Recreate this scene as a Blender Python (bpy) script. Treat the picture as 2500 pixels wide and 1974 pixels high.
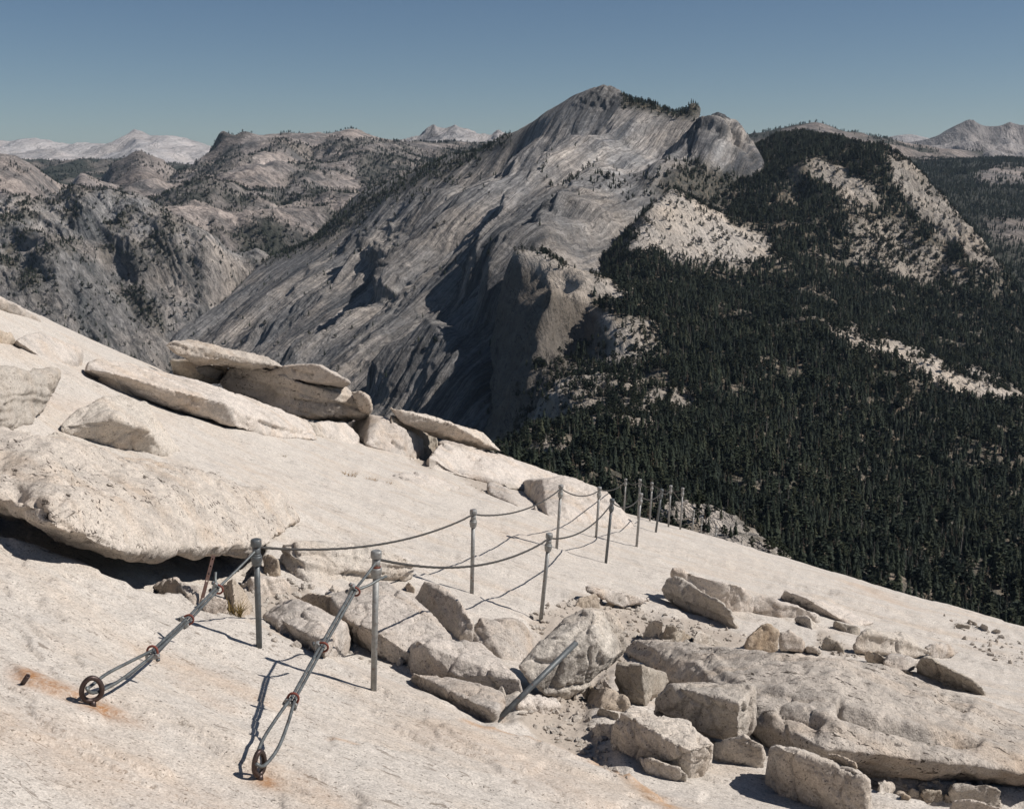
import bpy, bmesh, math, random
import numpy as np
from mathutils import Vector, Matrix

for o in list(bpy.data.objects):
    bpy.data.objects.remove(o)
SC = bpy.context.scene
COL = SC.collection
RAD = math.radians

# ------------------------------------------------------------------ camera
# pixel frame used for measuring: 2500 x 1974, eye at the world origin, +Y ahead
FPX, CX, CY, HOR = 2876.0, 1250.0, 987.0, 430.0
PITCH = math.atan((CY - HOR) / FPX)
SP, CP = math.sin(PITCH), math.cos(PITCH)
cam_d = bpy.data.cameras.new('camera')
cam_d.sensor_fit = 'HORIZONTAL'
cam_d.sensor_width = 36.0
cam_d.lens = 36.0 * FPX / 2500.0
cam_d.clip_start = 0.1
cam_d.clip_end = 120000.0
cam = bpy.data.objects.new('camera', cam_d)
cam.location = (0, 0, 0)
cam.rotation_euler = (math.pi / 2 - PITCH, 0, 0)
COL.objects.link(cam)
SC.camera = cam

# ------------------------------------------------------------------ light
SUN_AZ, SUN_EL = 97.0, 46.0
world = bpy.data.worlds.new('World')
SC.world = world
world.use_nodes = True
wn = world.node_tree
wn.nodes.clear()
w_out = wn.nodes.new('ShaderNodeOutputWorld')
w_bg = wn.nodes.new('ShaderNodeBackground')
w_sky = wn.nodes.new('ShaderNodeTexSky')
w_sky.sky_type = 'NISHITA'
w_sky.sun_disc = False
w_sky.sun_elevation = RAD(SUN_EL)
w_sky.sun_rotation = RAD(SUN_AZ)
w_sky.altitude = 2700.0
w_sky.air_density = 1.0
w_sky.dust_density = 1.6
w_sky.ozone_density = 1.0
w_hsv = wn.nodes.new('ShaderNodeHueSaturation')
w_hsv.inputs['Saturation'].default_value = 1.12
w_bg.inputs['Strength'].default_value = 0.053
wn.links.new(w_sky.outputs[0], w_hsv.inputs['Color'])
wn.links.new(w_hsv.outputs[0], w_bg.inputs[0])
wn.links.new(w_bg.outputs[0], w_out.inputs[0])

sun_d = bpy.data.lights.new('sun', 'SUN')
sun_d.energy = 5.0
sun_d.angle = RAD(0.53)
sun_d.color = (1.0, 0.955, 0.90)
sun = bpy.data.objects.new('sun', sun_d)
COL.objects.link(sun)
SUNV = Vector((math.sin(RAD(SUN_AZ)) * math.cos(RAD(SUN_EL)), math.cos(RAD(SUN_AZ)) * math.cos(RAD(SUN_EL)), math.sin(RAD(SUN_EL))))
sun.rotation_euler = (-SUNV).to_track_quat('-Z', 'Y').to_euler()

SC.view_settings.view_transform = 'Standard'
SC.view_settings.look = 'None'
SC.view_settings.exposure = 0.09
SC.view_settings.gamma = 1.0
SC.view_settings.use_curve_mapping = False
SC.render.engine = 'CYCLES'
SC.cycles.use_denoising = True
SC.cycles.max_bounces = 5
SC.cycles.diffuse_bounces = 1
SC.cycles.volume_bounces = 0
SC.cycles.transparent_max_bounces = 4

# ------------------------------------------------------------------ helpers
def ray(u, v):
    x = (np.asarray(u, float) - CX) / FPX
    y = (np.asarray(v, float) - CY) / FPX
    return np.stack([x, CP - y * SP, -(y * CP + SP)], -1)

def project(P):
    P = np.asarray(P, float)
    d = P[..., 1] * CP - P[..., 2] * SP
    y = -(P[..., 1] * SP + P[..., 2] * CP)
    return np.stack([CX + FPX * P[..., 0] / d, CY + FPX * y / d], -1)

GT = [(0, 0), (1, 0), (0, 1), (2, 0), (1, 1), (0, 2), (3, 0), (2, 1), (1, 2), (0, 3)]
GK = [-1.4307, -1.379, -3.6406, 2.8909, -1.3648, 1.4138, -0.5845, -1.0576, 0.324, -0.3132]
def ground_h(X, F):
    X = np.asarray(X, float) / 10; F = np.asarray(F, float) / 10
    return sum(k * X ** i * F ** j for k, (i, j) in zip(GK, GT))

TT = np.geomspace(1.5, 60, 900)
def at(u, v, h=0.0, last=False):
    """point on the granite surface (raised by h) that the eye sees at u, v"""
    r = ray(u, v)
    g = ground_h(r[0] * TT, r[1] * TT) + h - r[2] * TT
    if DZ[0] is not None and not last:
        g = g + DZ[0](r[0] * TT, r[1] * TT)
    if last:
        k = np.where((g[:-1] > 0) & (g[1:] <= 0) & (TT[:-1] < 55))[0]
        if len(k):
            i = k[-1]; s = g[i] / (g[i] - g[i + 1])
            return r * (TT[i] + s * (TT[i + 1] - TT[i]))
    k = np.where((g[:-1] <= 0) & (g[1:] > 0))[0]
    if len(k):
        i = k[0]; s = -g[i] / (g[i + 1] - g[i])
        return r * (TT[i] + s * (TT[i + 1] - TT[i]))
    i = int(np.argmax(np.where(TT < 34, g, -9)))
    return r * TT[i]

DZ = [None]
def surf(X, Y):
    return float(ground_h(X, Y)) + (float(DZ[0](np.array([X]), np.array([Y]))[0]) if DZ[0] is not None else 0.0)
def at_d(u, v, d):
    return ray(u, v) * d

# hashed gradient noise, vectorised
def _h(ix, iy, iz, seed):
    n = (ix * 374761393 + iy * 668265263 + iz * 2147483647 + seed * 1274126177) & 0xFFFFFFFF
    n = ((n ^ (n >> 13)) * 1274126177) & 0xFFFFFFFF
    n = ((n ^ (n >> 16)) * 2246822519) & 0xFFFFFFFF
    return n ^ (n >> 15)
_G = np.array([(1,1,0),(-1,1,0),(1,-1,0),(-1,-1,0),(1,0,1),(-1,0,1),(1,0,-1),(-1,0,-1),(0,1,1),(0,-1,1),(0,1,-1),(0,-1,-1),(1,1,0),(-1,1,0),(0,-1,1),(0,-1,-1)], float)
def noise3(P, seed=0):
    P = np.asarray(P, float)
    f = np.floor(P); i = f.astype(np.int64); t = P - f
    w = t * t * t * (t * (t * 6 - 15) + 10)
    out = np.zeros(P.shape[0])
    for dx in (0, 1):
        wx = w[:, 0] if dx else 1 - w[:, 0]
        for dy in (0, 1):
            wy = w[:, 1] if dy else 1 - w[:, 1]
            for dz in (0, 1):
                wz = w[:, 2] if dz else 1 - w[:, 2]
                g = _G[_h(i[:, 0] + dx, i[:, 1] + dy, i[:, 2] + dz, seed) & 15]
                out += wx * wy * wz * (g[:, 0] * (t[:, 0] - dx) + g[:, 1] * (t[:, 1] - dy) + g[:, 2] * (t[:, 2] - dz))
    return out
def facets(P, seed=0):
    """tilted plane per Voronoi cell: broken, planar look"""
    f = np.floor(P); i = f.astype(np.int64); best = np.full(len(P), 9e9); out = np.zeros(len(P)); bd2 = np.full(len(P), 9e9)
    for dx in (-1, 0, 1):
        for dy in (-1, 0, 1):
            for dz in (-1, 0, 1):
                h = _h(i[:, 0] + dx, i[:, 1] + dy, i[:, 2] + dz, seed)
                r = np.stack([(h & 255) / 255., ((h >> 8) & 255) / 255., ((h >> 16) & 255) / 255.], 1)
                v = P - (f + np.array([dx, dy, dz]) + r)
                d = (v * v).sum(1); m = d < best
                t = np.stack([((h >> 3) & 255) / 127.5 - 1, ((h >> 11) & 255) / 127.5 - 1, ((h >> 19) & 255) / 127.5 - 1], 1)
                bd2 = np.where(m, best, np.minimum(bd2, d))
                out = np.where(m, (v * t).sum(1) + 0.35 * (((h >> 5) & 255) / 127.5 - 1), out); best = np.where(m, d, best)
    return out, np.sqrt(bd2) - np.sqrt(best)
def terrace(n, k, sharp=0.12):
    q = n * k; b = np.floor(q); t = q - b
    return (b + np.clip((t - 1 + sharp) / sharp, 0, 1)) / k
def noise2(x, y, seed=0):
    fx = np.floor(x); fy = np.floor(y); tx = x - fx; ty = y - fy
    ix = fx.astype(np.int64); iy = fy.astype(np.int64)
    wx = tx * tx * tx * (tx * (tx * 6 - 15) + 10); wy = ty * ty * ty * (ty * (ty * 6 - 15) + 10)
    def gd(dx, dy):
        a = (_h(ix + dx, iy + dy, 7 + 0 * ix, seed) & 1023) * (2 * math.pi / 1024)
        return np.cos(a) * (tx - dx) + np.sin(a) * (ty - dy)
    return 1.4 * ((gd(0, 0) * (1 - wx) + gd(1, 0) * wx) * (1 - wy) + (gd(0, 1) * (1 - wx) + gd(1, 1) * wx) * wy)
def fbm2(x, y, octs=4, seed=0, gain=0.5, ridged=False):
    out = 0; a = 1.0; f = 1.0
    for k in range(octs):
        n = noise2(x * f, y * f, seed + 17 * k)
        if ridged: n = 1 - 2 * np.abs(n)
        out = out + a * n
        a *= gain; f *= 2.03
    return out

def seg_dist(x, y, poly):
    """distance to a polyline and signed side (left of travel positive)"""
    best = np.full(x.shape, 1e9); side = np.zeros(x.shape); fr = np.zeros(x.shape)
    n = len(poly) - 1
    for k in range(n):
        (ax, ay), (bx, by) = poly[k][:2], poly[k + 1][:2]
        dx, dy = bx - ax, by - ay; L2 = dx * dx + dy * dy + 1e-12
        t = np.clip(((x - ax) * dx + (y - ay) * dy) / L2, 0, 1)
        d = np.hypot(x - ax - t * dx, y - ay - t * dy)
        s = np.sign(dx * (y - ay) - dy * (x - ax))
        m = d < best
        best = np.where(m, d, best); side = np.where(m, s, side); fr = np.where(m, (k + t) / n, fr)
    return best, side, fr
def in_poly(x, y, poly):
    c = np.zeros(x.shape, bool); n = len(poly)
    for k in range(n):
        x1, y1 = poly[k]; x2, y2 = poly[(k + 1) % n]
        if y1 == y2: continue
        c ^= ((y1 > y) != (y2 > y)) & (x < (x2 - x1) * (y - y1) / (y2 - y1) + x1)
    return c
def soft_poly(x, y, poly, soft):
    d, _, _ = seg_dist(x, y, list(poly) + [poly[0]])
    s = np.where(in_poly(x, y, poly), d, -d)
    return np.clip(0.5 + s / (2 * soft), 0, 1)

def mesh_np(name, V, F, mat=None, smooth=True, attrs=None):
    me = bpy.data.meshes.new(name)
    V = np.ascontiguousarray(V, np.float32); F = np.ascontiguousarray(F, np.int32)
    me.vertices.add(len(V)); me.vertices.foreach_set('co', V.ravel())
    k = F.shape[1]
    me.loops.add(F.size); me.loops.foreach_set('vertex_index', F.ravel())
    me.polygons.add(len(F)); me.polygons.foreach_set('loop_start', np.arange(0, F.size, k, dtype=np.int32))
    me.update(calc_edges=True)
    me.polygons.foreach_set('use_smooth', np.full(len(F), bool(smooth)))
    for nm, val in (attrs or {}).items():
        a = me.attributes.new(nm, 'FLOAT', 'POINT'); a.data.foreach_set('value', np.ascontiguousarray(val, np.float32))
    if mat: me.materials.append(mat)
    me.validate(); me.update()
    return me
def grid_faces(nr, nc):
    i = np.arange((nr - 1) * (nc - 1)); r = i // (nc - 1); c = i % (nc - 1); a = r * nc + c
    return np.stack([a, a + 1, a + nc + 1, a + nc], 1)

def link(name, me, parent=None, loc=None):
    o = bpy.data.objects.new(name, me); COL.objects.link(o)
    if parent is not None: o.parent = parent
    if loc is not None: o.location = loc
    return o
def tag(o, label=None, cat=None, group=None, kind=None):
    if label: o['label'] = label
    if cat: o['category'] = cat
    if group: o['group'] = group
    if kind: o['kind'] = kind
    return o
def empty(name, loc, label, cat, group=None):
    o = bpy.data.objects.new(name, None); COL.objects.link(o); o.location = loc
    o.empty_display_size = 0.1
    return tag(o, label, cat, group)

# ------------------------------------------------------------------ materials
class NT:
    def __init__(s, name):
        s.m = bpy.data.materials.new(name); s.m.use_nodes = True
        s.t = s.m.node_tree; s.t.nodes.clear()
        s.out = s.n('ShaderNodeOutputMaterial'); s.b = s.n('ShaderNodeBsdfPrincipled')
        s.t.links.new(s.b.outputs[0], s.out.inputs[0])
    def n(s, ty, **kw):
        x = s.t.nodes.new(ty)
        for k, v in kw.items(): setattr(x, k, v)
        return x
    def l(s, a, b): s.t.links.new(a, b)
    def pos(s):
        return s.n('ShaderNodeNewGeometry').outputs['Position']
    def mapped(s, scale=(1, 1, 1), rot=(0, 0, 0), loc=(0, 0, 0)):
        m = s.n('ShaderNodeMapping'); s.l(s.pos(), m.inputs[0])
        m.inputs['Scale'].default_value = scale; m.inputs['Rotation'].default_value = rot; m.inputs['Location'].default_value = loc
        return m.outputs[0]
    def aniso(s, rz, sx, sy, sz, loc=(0, 0, 0)):
        m = s.n('ShaderNodeMapping', vector_type='TEXTURE'); s.l(s.pos(), m.inputs[0])
        m.inputs['Scale'].default_value = (sx, sy, sz); m.inputs['Rotation'].default_value = (0, 0, rz); m.inputs['Location'].default_value = loc
        return m.outputs[0]
    def noise(s, vec, scale, detail=4, rough=0.55, dist=0.0):
        x = s.n('ShaderNodeTexNoise'); s.l(vec, x.inputs['Vector'])
        x.inputs['Scale'].default_value = scale; x.inputs['Detail'].default_value = detail
        x.inputs['Roughness'].default_value = rough; x.inputs['Distortion'].default_value = dist
        return x.outputs[0]
    def ramp(s, fac, a, b, lo=0.0, hi=1.0):
        x = s.n('ShaderNodeMapRange', clamp=True); s.l(fac, x.inputs[0])
        x.inputs[1].default_value = a; x.inputs[2].default_value = b; x.inputs[3].default_value = lo; x.inputs[4].default_value = hi
        return x.outputs[0]
    def math(s, op, a, b):
        x = s.n('ShaderNodeMath', operation=op)
        for i, q in enumerate((a, b)):
            if isinstance(q, (int, float)): x.inputs[i].default_value = q
            else: s.l(q, x.inputs[i])
        return x.outputs[0]
    def mix(s, fac, a, b, mode='MIX'):
        x = s.n('ShaderNodeMix', data_type='RGBA', blend_type=mode)
        if isinstance(fac, (int, float)): x.inputs[0].default_value = fac
        else: s.l(fac, x.inputs[0])
        for i, q in ((6, a), (7, b)):
            if isinstance(q, tuple): x.inputs[i].default_value = (*q, 1)
            else: s.l(q, x.inputs[i])
        return x.outputs[2]
    def attr(s, nm):
        return s.n('ShaderNodeAttribute', attribute_name=nm).outputs['Fac']
    def bump(s, h, dist, strength=1.0, prev=None):
        x = s.n('ShaderNodeBump'); s.l(h, x.inputs['Height'])
        x.inputs['Distance'].default_value = dist; x.inputs['Strength'].default_value = strength
        if prev: s.l(prev, x.inputs['Normal'])
        return x.outputs[0]
    def done(s, col, rough=0.85, normal=None, metallic=0.0, spec=0.3):
        if isinstance(col, tuple): s.b.inputs['Base Color'].default_value = (*col, 1)
        else: s.l(col, s.b.inputs['Base Color'])
        if isinstance(rough, (int, float)): s.b.inputs['Roughness'].default_value = rough
        else: s.l(rough, s.b.inputs['Roughness'])
        s.b.inputs['Metallic'].default_value = metallic
        s.b.inputs['Specular IOR Level'].default_value = spec
        if normal: s.l(normal, s.b.inputs['Normal'])
        return s.m

def granite(name, base, warm, grey, warm_amt=0.5, grey_amt=0.5, pits=0.0, seed=0.0, streak=None, bumpk=1.0, ground=False):
    n = NT(name)
    off = (seed * 3.1, seed * 1.7, seed * 2.3)
    p = n.mapped(loc=off)
    pst = n.aniso(RAD(-32), 2.2, 0.55, 0.9, off)
    big = n.noise(pst, 1.3, 4, 0.6)
    c = n.mix(n.ramp(big, 0.48, 0.68, 0, warm_amt), base, warm)
    med = n.noise(p, 3.2, 5, 0.7)
    c = n.mix(n.ramp(med, 0.47, 0.68, 0, grey_amt), c, grey)
    b2 = n.noise(p, 19.0, 4, 0.75)
    c = n.mix(1.0, c, n.ramp(b2, 0.3, 0.7, 0.84, 1.12), 'MULTIPLY')
    # mineral grain
    g1 = n.noise(p, 85.0, 2, 0.7)
    c = n.mix(1.0, c, n.ramp(g1, 0.32, 0.68, 0.74, 1.20), 'MULTIPLY')
    c = n.mix(n.ramp(n.noise(p, 52.0, 1, 0.5), 0.67, 0.71, 0, 0.75), c, (0.11, 0.095, 0.08))
    # dark weathering pits and lichen
    pst2 = n.aniso(RAD(-32), 1.9, 0.62, 0.8, off)
    if pits > 0:
        pm = n.noise(p, 1.9, 3, 0.5)
        ps = n.noise(pst2, 19.0, 3, 0.6, 0.6)
        pf = n.math('MULTIPLY', n.ramp(pm, 0.44, 0.56, 0.12, 1), n.ramp(ps, 0.59, 0.635, 0, pits))
        c = n.mix(pf, c, (0.05, 0.038, 0.03))
    if ground:
        pm = n.noise(p, 0.55, 3, 0.6)
        ps = n.noise(pst2, 11.0, 4, 0.65, 0.5)
        c = n.mix(n.math('MULTIPLY', n.ramp(pm, 0.44, 0.56, 0.15, 1), n.ramp(ps, 0.62, 0.66, 0, 0.7)), c, (0.17, 0.135, 0.105))
        fk = n.noise(n.aniso(RAD(-30), 1.7, 0.7, 0.8), 34.0, 2, 0.6)
        c = n.mix(n.ramp(fk, 0.63, 0.68, 0, 0.55), c, (0.20, 0.165, 0.135))
        cj = n.math('ABSOLUTE', n.math('SUBTRACT', n.noise(n.aniso(RAD(-30), 1.9, 0.5, 0.8), 1.5, 4, 0.6, 0.5), 0.5), 0)
        c = n.mix(n.math('MULTIPLY', n.ramp(cj, 0.0, 0.007, 0.75, 0.0), n.ramp(n.noise(p, 0.8, 2, 0.5), 0.52, 0.62)), c, (0.15, 0.12, 0.095))
        c = n.mix(n.ramp(n.attr('gravel'), 0.25, 0.75, 0, 0.8), c, n.mix(n.noise(p, 40, 4, 0.8), (0.22, 0.18, 0.145), (0.52, 0.45, 0.38)))
        c = n.mix(n.math('MULTIPLY', n.attr('stain'), n.ramp(n.noise(p, 14, 4, 0.7), 0.3, 0.6, 0.35, 1.0)), c, (0.42, 0.235, 0.11))
        c = n.mix(n.math('MULTIPLY', n.attr('rust'), n.ramp(n.noise(p, 30, 4, 0.7), 0.25, 0.6, 0.3, 1.0)), c, (0.30, 0.13, 0.035))
    if not ground:
        c = n.mix(1.0, c, n.ramp(n.n('ShaderNodeObjectInfo').outputs['Random'], 0, 1, 0.88, 1.12), 'MULTIPLY')
    f1 = n.noise(p, 10.0, 6, 0.74)
    f2 = n.noise(p, 70.0, 2, 0.7)
    nb = n.bump(f1, 0.032 * bumpk, 0.9)
    nb = n.bump(f2, 0.006 * bumpk, 0.9, nb)
    return n.done(c, 0.88, nb, spec=0.2)

M = {}
PALE = (0.555, 0.495, 0.44)
M['ground'] = granite('granite_ground', (0.565, 0.512, 0.455), (0.51, 0.41, 0.32), (0.43, 0.395, 0.36), 0.5, 0.5, ground=True, bumpk=0.6)
M['rock_grey'] = granite('granite_grey', (0.525, 0.47, 0.41), (0.48, 0.385, 0.30), (0.39, 0.355, 0.315), 0.5, 0.6, pits=0.35, seed=3)
M['rock_pale'] = granite('granite_pale', PALE, (0.48, 0.375, 0.285), (0.33, 0.305, 0.28), 0.6, 0.65, pits=0.35, seed=1)
M['rock_pitted'] = granite('granite_pitted', (0.56, 0.495, 0.43), (0.50, 0.385, 0.285), (0.33, 0.30, 0.27), 0.7, 0.65, pits=0.95, seed=2)
M['rock_tan'] = granite('granite_tan', (0.48, 0.40, 0.32), (0.45, 0.325, 0.21), (0.40, 0.345, 0.285), 0.7, 0.5, pits=0.3, seed=4)
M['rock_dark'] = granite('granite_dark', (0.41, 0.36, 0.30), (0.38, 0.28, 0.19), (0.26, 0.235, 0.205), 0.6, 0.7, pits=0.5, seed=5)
M['rock_lichen'] = granite('granite_lichen', (0.53, 0.48, 0.42), (0.48, 0.38, 0.29), (0.20, 0.18, 0.16), 0.5, 0.8, pits=0.7, seed=6)

# ------------------------------------------------------------------ far terrain
def mountain_material(name, base, warm, dark, rot, along, across, scale=1.0, floor=(0.045, 0.045, 0.034), floor2=(0.26, 0.21, 0.155), streak=0.8, bump=1.0, con=1.0):
    n = NT(name)
    p = n.mapped()
    st = n.aniso(rot, across, along, along * 0.8)
    big = n.noise(p, 0.0035 * scale, 4, 0.6)
    c = n.mix(n.ramp(big, 0.42, 0.62, 0, 0.85), base, warm)
    s1 = n.noise(st, 1.0, 6, 0.7, 0.35)
    c = n.mix(n.ramp(s1, 0.46, 0.62, 0, streak), c, dark)
    s2 = n.noise(st, 5.5, 4, 0.72, 0.4)
    c = n.mix(1.0, c, n.ramp(s2, 0.32, 0.68, 1 - 0.5 * con, 1 + 0.42 * con), 'MULTIPLY')
    m1 = n.noise(p, 0.035 * scale, 5, 0.75)
    c = n.mix(1.0, c, n.ramp(m1, 0.32, 0.68, 1 - 0.38 * con, 1 + 0.32 * con), 'MULTIPLY')
    jj = n.math('ABSOLUTE', n.math('SUBTRACT', n.noise(st, 1.7, 4, 0.62, 0.6), 0.5), 0)   # joint cracks
    c = n.mix(n.ramp(jj, 0.0, 0.010, 0.7, 0.0), c, (0.04, 0.04, 0.042))
    j2 = n.math('ABSOLUTE', n.math('SUBTRACT', n.noise(p, 0.011 * scale, 5, 0.66, 1.2), 0.5), 0)   # short curved flake edges
    c = n.mix(n.math('MULTIPLY', n.ramp(j2, 0.0, 0.011, 0.85, 0.0), n.ramp(n.noise(p, 0.02 * scale, 2, 0.5), 0.46, 0.56)), c, (0.03, 0.03, 0.033))
    c = n.mix(1.0, c, n.attr('tint'), 'MULTIPLY')
    c = n.mix(n.attr('floor'), c, n.mix(n.ramp(n.noise(p, 0.05, 4, 0.7), 0.45, 0.75), floor, floor2))
    b = n.bump(n.noise(p, 0.055 * scale, 5, 0.75), 12.0 * bump / scale, 0.9)
    b = n.bump(s2, 10.0 * bump / scale, 0.9, b)
    return n.done(c, 0.9, b, spec=0.1)

class RBF:
    def __init__(s, pts, a=300.0, b=5.0, c=0.12, lam=1e-3):
        P = np.array([q[:3] for q in pts], float)
        s.a, s.b, s.c = a, b, c
        s.X = np.stack([P[:, 0] / a, np.log(P[:, 2]) * b], 1)
        n = len(P)
        K = s.k(s.X) + lam * np.eye(n)
        A = np.zeros((n + 3, n + 3)); A[:n, :n] = K
        A[:n, n] = 1; A[:n, n + 1:] = s.X; A[n, :n] = 1; A[n + 1:, :n] = s.X.T
        s.w = np.linalg.solve(A, np.concatenate([P[:, 1], np.zeros(3)]))
    def k(s, Q):
        d2 = (Q[:, None, 0] - s.X[None, :, 0]) ** 2 + (Q[:, None, 1] - s.X[None, :, 1]) ** 2
        return -np.sqrt(d2 + s.c ** 2)
    def __call__(s, px, D):
        px = np.asarray(px, float); D = np.asarray(D, float)
        Q = np.stack([px.ravel() / s.a, np.log(D.ravel()) * s.b], 1)
        out = np.empty(len(Q))
        for i in range(0, len(Q), 60000):
            q = Q[i:i + 60000]
            out[i:i + 60000] = s.k(q) @ s.w[:-3] + s.w[-3] + q @ s.w[-2:]
        return out.reshape(px.shape)
    def dist_at(s, px, py, lo, hi):
        D = np.geomspace(lo, hi, 300)
        v = s(np.full(300, float(px)), D) - py
        k = np.where((v[:-1] > 0) & (v[1:] <= 0))[0]
        return D[k[0]] if len(k) else D[int(np.argmin(np.abs(v)))]

def unproj(px, py, D):
    r = ray(px, py)
    return r * (D / r[..., 1])[..., None]

def crest(line, drops=((60, 1.07), (260, 1.3))):
    """a ridge line plus the hidden far side that falls away behind it"""
    out = list(line)
    for dy, k in drops:
        out += [(u, v + dy, d * k) for (u, v, d) in line[::2]]
    return out

class Layer: pass
LAYERS = {}
def build_layer(name, objname, pts, u0, u1, nu, d0, d1, nd, disp, mat, tint=None, floor=None, rbf=None, dspace=None):
    L = Layer(); L.rbf = R = RBF(pts, **(rbf or {'c': 0.05}))
    us = np.linspace(u0, u1, nu); ds = np.geomspace(d0, d1, nd) if dspace is None else dspace
    D, U = np.meshgrid(ds, us, indexing='ij')
    V = R(U, D)
    P = unproj(U, V, D)
    du = np.gradient(P, axis=1); dd = np.gradient(P, axis=0)
    N = np.cross(du, dd); N /= np.linalg.norm(N, axis=-1, keepdims=True) + 1e-9
    N[N[..., 2] < 0] *= -1
    L.U, L.V, L.D = U, V, D
    a = disp(P, U, V, D, L)
    P = P + N * a[..., None]
    L.P, L.N = P, N
    # the part the eye can see
    pv = project(P)[..., 1]
    vis = np.minimum.accumulate(pv, axis=0)
    L.vis = pv < vis + 26
    t = np.ones(U.shape) if tint is None else tint(U, V, D, P)
    fl = np.zeros(U.shape) if floor is None else floor(U, V, D, P)
    me = mesh_np(objname, P.reshape(-1, 3), grid_faces(len(ds), nu), mat, True, {'tint': t.ravel(), 'floor': fl.ravel()})
    L.obj = tag(link(objname, me), kind='structure')
    LAYERS[name] = L
    return L

def rough(P, wls, seed, aniso=None):
    """sum of noises; wls = (wavelength, amplitude, ridged)"""
    x, y, z = (P[..., i].ravel() for i in range(3)); out = np.zeros(x.shape)
    for k, (wl, amp, rg) in enumerate(wls):
        q = noise3(np.stack([x, y, z * 0.8], 1) / wl, seed + 31 * k) * 1.5
        if rg: q = 1 - 2 * np.abs(q) - 0.4
        out += amp * q
    return out.reshape(P.shape[:2])
def ribs(P, dirv, wls, seed):
    x, y = P[..., 0].ravel(), P[..., 1].ravel(); dx, dy = dirv
    al = x * dx + y * dy; ac = -x * dy + y * dx; out = np.zeros(x.shape)
    wx = fbm2(x / 420.0, y / 420.0, 3, seed + 5) * 60
    for k, (wa, wc, amp) in enumerate(wls):
        q = noise2(al / wa, (ac + wx) / wc, seed + 13 * k)
        out += amp * (1 - 2 * np.abs(q) - 0.45)
    return out.reshape(P.shape[:2])

def sheets(P, dirv, specs, seed):
    """overlapping exfoliation sheets: terraces of a field stretched along the fall line"""
    x, y = P[..., 0].ravel(), P[..., 1].ravel(); dx, dy = dirv
    al = x * dx + y * dy; ac = -x * dy + y * dx; out = np.zeros(x.shape)
    for k, (wa, wc, n, h) in enumerate(specs):
        f = fbm2(al / wa, ac / wc, 3, seed + 7 * k, 0.5)
        out += h * n * 0.5 * terrace(f, n, 0.10)
    return out.reshape(P.shape[:2])
FALL = (-0.54, -0.84)
M['mt_main'] = mountain_material('granite_mountain', (0.24, 0.23, 0.223), (0.37, 0.325, 0.285), (0.058, 0.062, 0.07), RAD(-32.7), 1100.0, 50.0, 1.0, con=0.9, streak=0.9)
M['mt_forest'] = mountain_material('granite_forest_slope', (0.46, 0.41, 0.36), (0.50, 0.42, 0.34), (0.24, 0.22, 0.20), RAD(15), 320.0, 50.0, 1.2, streak=0.4, con=0.45, floor2=(0.33, 0.25, 0.175))
M['mt_left'] = mountain_material('granite_canyon_wall', (0.20, 0.19, 0.182), (0.31, 0.27, 0.237), (0.05, 0.055, 0.058), RAD(38), 500.0, 80.0, 0.8, con=0.8)
M['mt_mid'] = mountain_material('granite_uplands', (0.30, 0.262, 0.24), (0.44, 0.365, 0.318), (0.095, 0.094, 0.094), RAD(55), 520.0, 150.0, 0.5, con=0.7, floor=(0.028, 0.034, 0.026), floor2=(0.06, 0.06, 0.045))
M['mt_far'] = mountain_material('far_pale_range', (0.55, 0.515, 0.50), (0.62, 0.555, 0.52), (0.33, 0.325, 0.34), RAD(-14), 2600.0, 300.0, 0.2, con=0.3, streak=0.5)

# --- the great slabby mountain with the long bare face
C_top = [(653,628,5050),(740,603,5150),(800,548,5200),(867,480,5300),(982,431,5150),(1100,380,4950),(1237,327,4750),(1330,272,4600),(1400,234,4550),(1432,220,4520),(1470,209,4500),(1500,214,4480),(1525,232,4480),(1600,255,4400),(1655,272,4350),(1690,272,4300),(1715,300,4250),(1730,290,4200),(1745,277,4150),(1780,289,4100),(1820,320,4080),(1850,362,4050),(1885,428,4050),(1920,480,4050)]
C_pts = crest(C_top) + [
 (1237,440,4350),(1330,380,4250),(1450,330,4200),(1560,330,4150),(1650,360,4030),(1100,500,4250),
 (850,620,4550),(950,600,4250),(1050,570,4000),(1150,540,3850),(1250,510,3700),(1350,485,3600),(1450,450,3700),(1540,440,3800),
 (1360,560,3300),(1290,640,2950),(1400,600,3120),(1530,500,3500),(1600,440,3700),(1700,440,3850),(1800,455,3850),(1880,470,3900),
 (1740,350,3960),(1800,390,3930),(1700,380,3980),
 (600,705,4550),(700,740,4150),(800,760,3850),(900,740,3750),(1000,720,3450),(1100,760,3050),(1180,780,2720),
 (900,860,2980),(1000,880,2760),(1100,900,2520),(1170,950,2420),(700,830,3720),(600,830,3980),(800,930,2950),(950,1000,2560),(1100,1050,2330),(500,790,4330),(420,818,4380),(470,850,4150),
 (350,930,4250),(250,1050,4250),(150,1150,4300),(500,1000,3500),(800,1120,2500),(1000,1150,2200),(1200,1120,2180),(1300,950,2500),(1400,820,2700),(1600,760,3000),(1800,720,3300),(1900,700,3400),(1250,1300,2000),(1900,900,2600)]
C_ribs = [([(1470,330),(1380,400),(1260,520),(1160,640),(1095,720)], 60, 40, 170),
          ([(1310,330),(1170,450),(1070,540),(985,640)], 46, 45, 130),
          ([(1130,440),(1000,540),(900,610),(830,690)], 36, 45, 150),
          ([(1370,500),(1300,610),(1225,720),(1180,790)], 60, 50, 150),
          ([(1480,400),(1400,520),(1370,570)], 40, 40, 140),
          ([(1110,800),(1000,880),(900,960)], 45, 40, 120),
          ([(930,600),(960,680),(940,740)], 55, 40, 90),
          ([(780,640),(700,740),(600,830)], 22, 35, 120),
          ([(900,760),(800,840),(700,900)], 28, 35, 140),
          ([(1730,290),(1680,350),(1620,430),(1570,470)], 45, 60, 200)]
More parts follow.
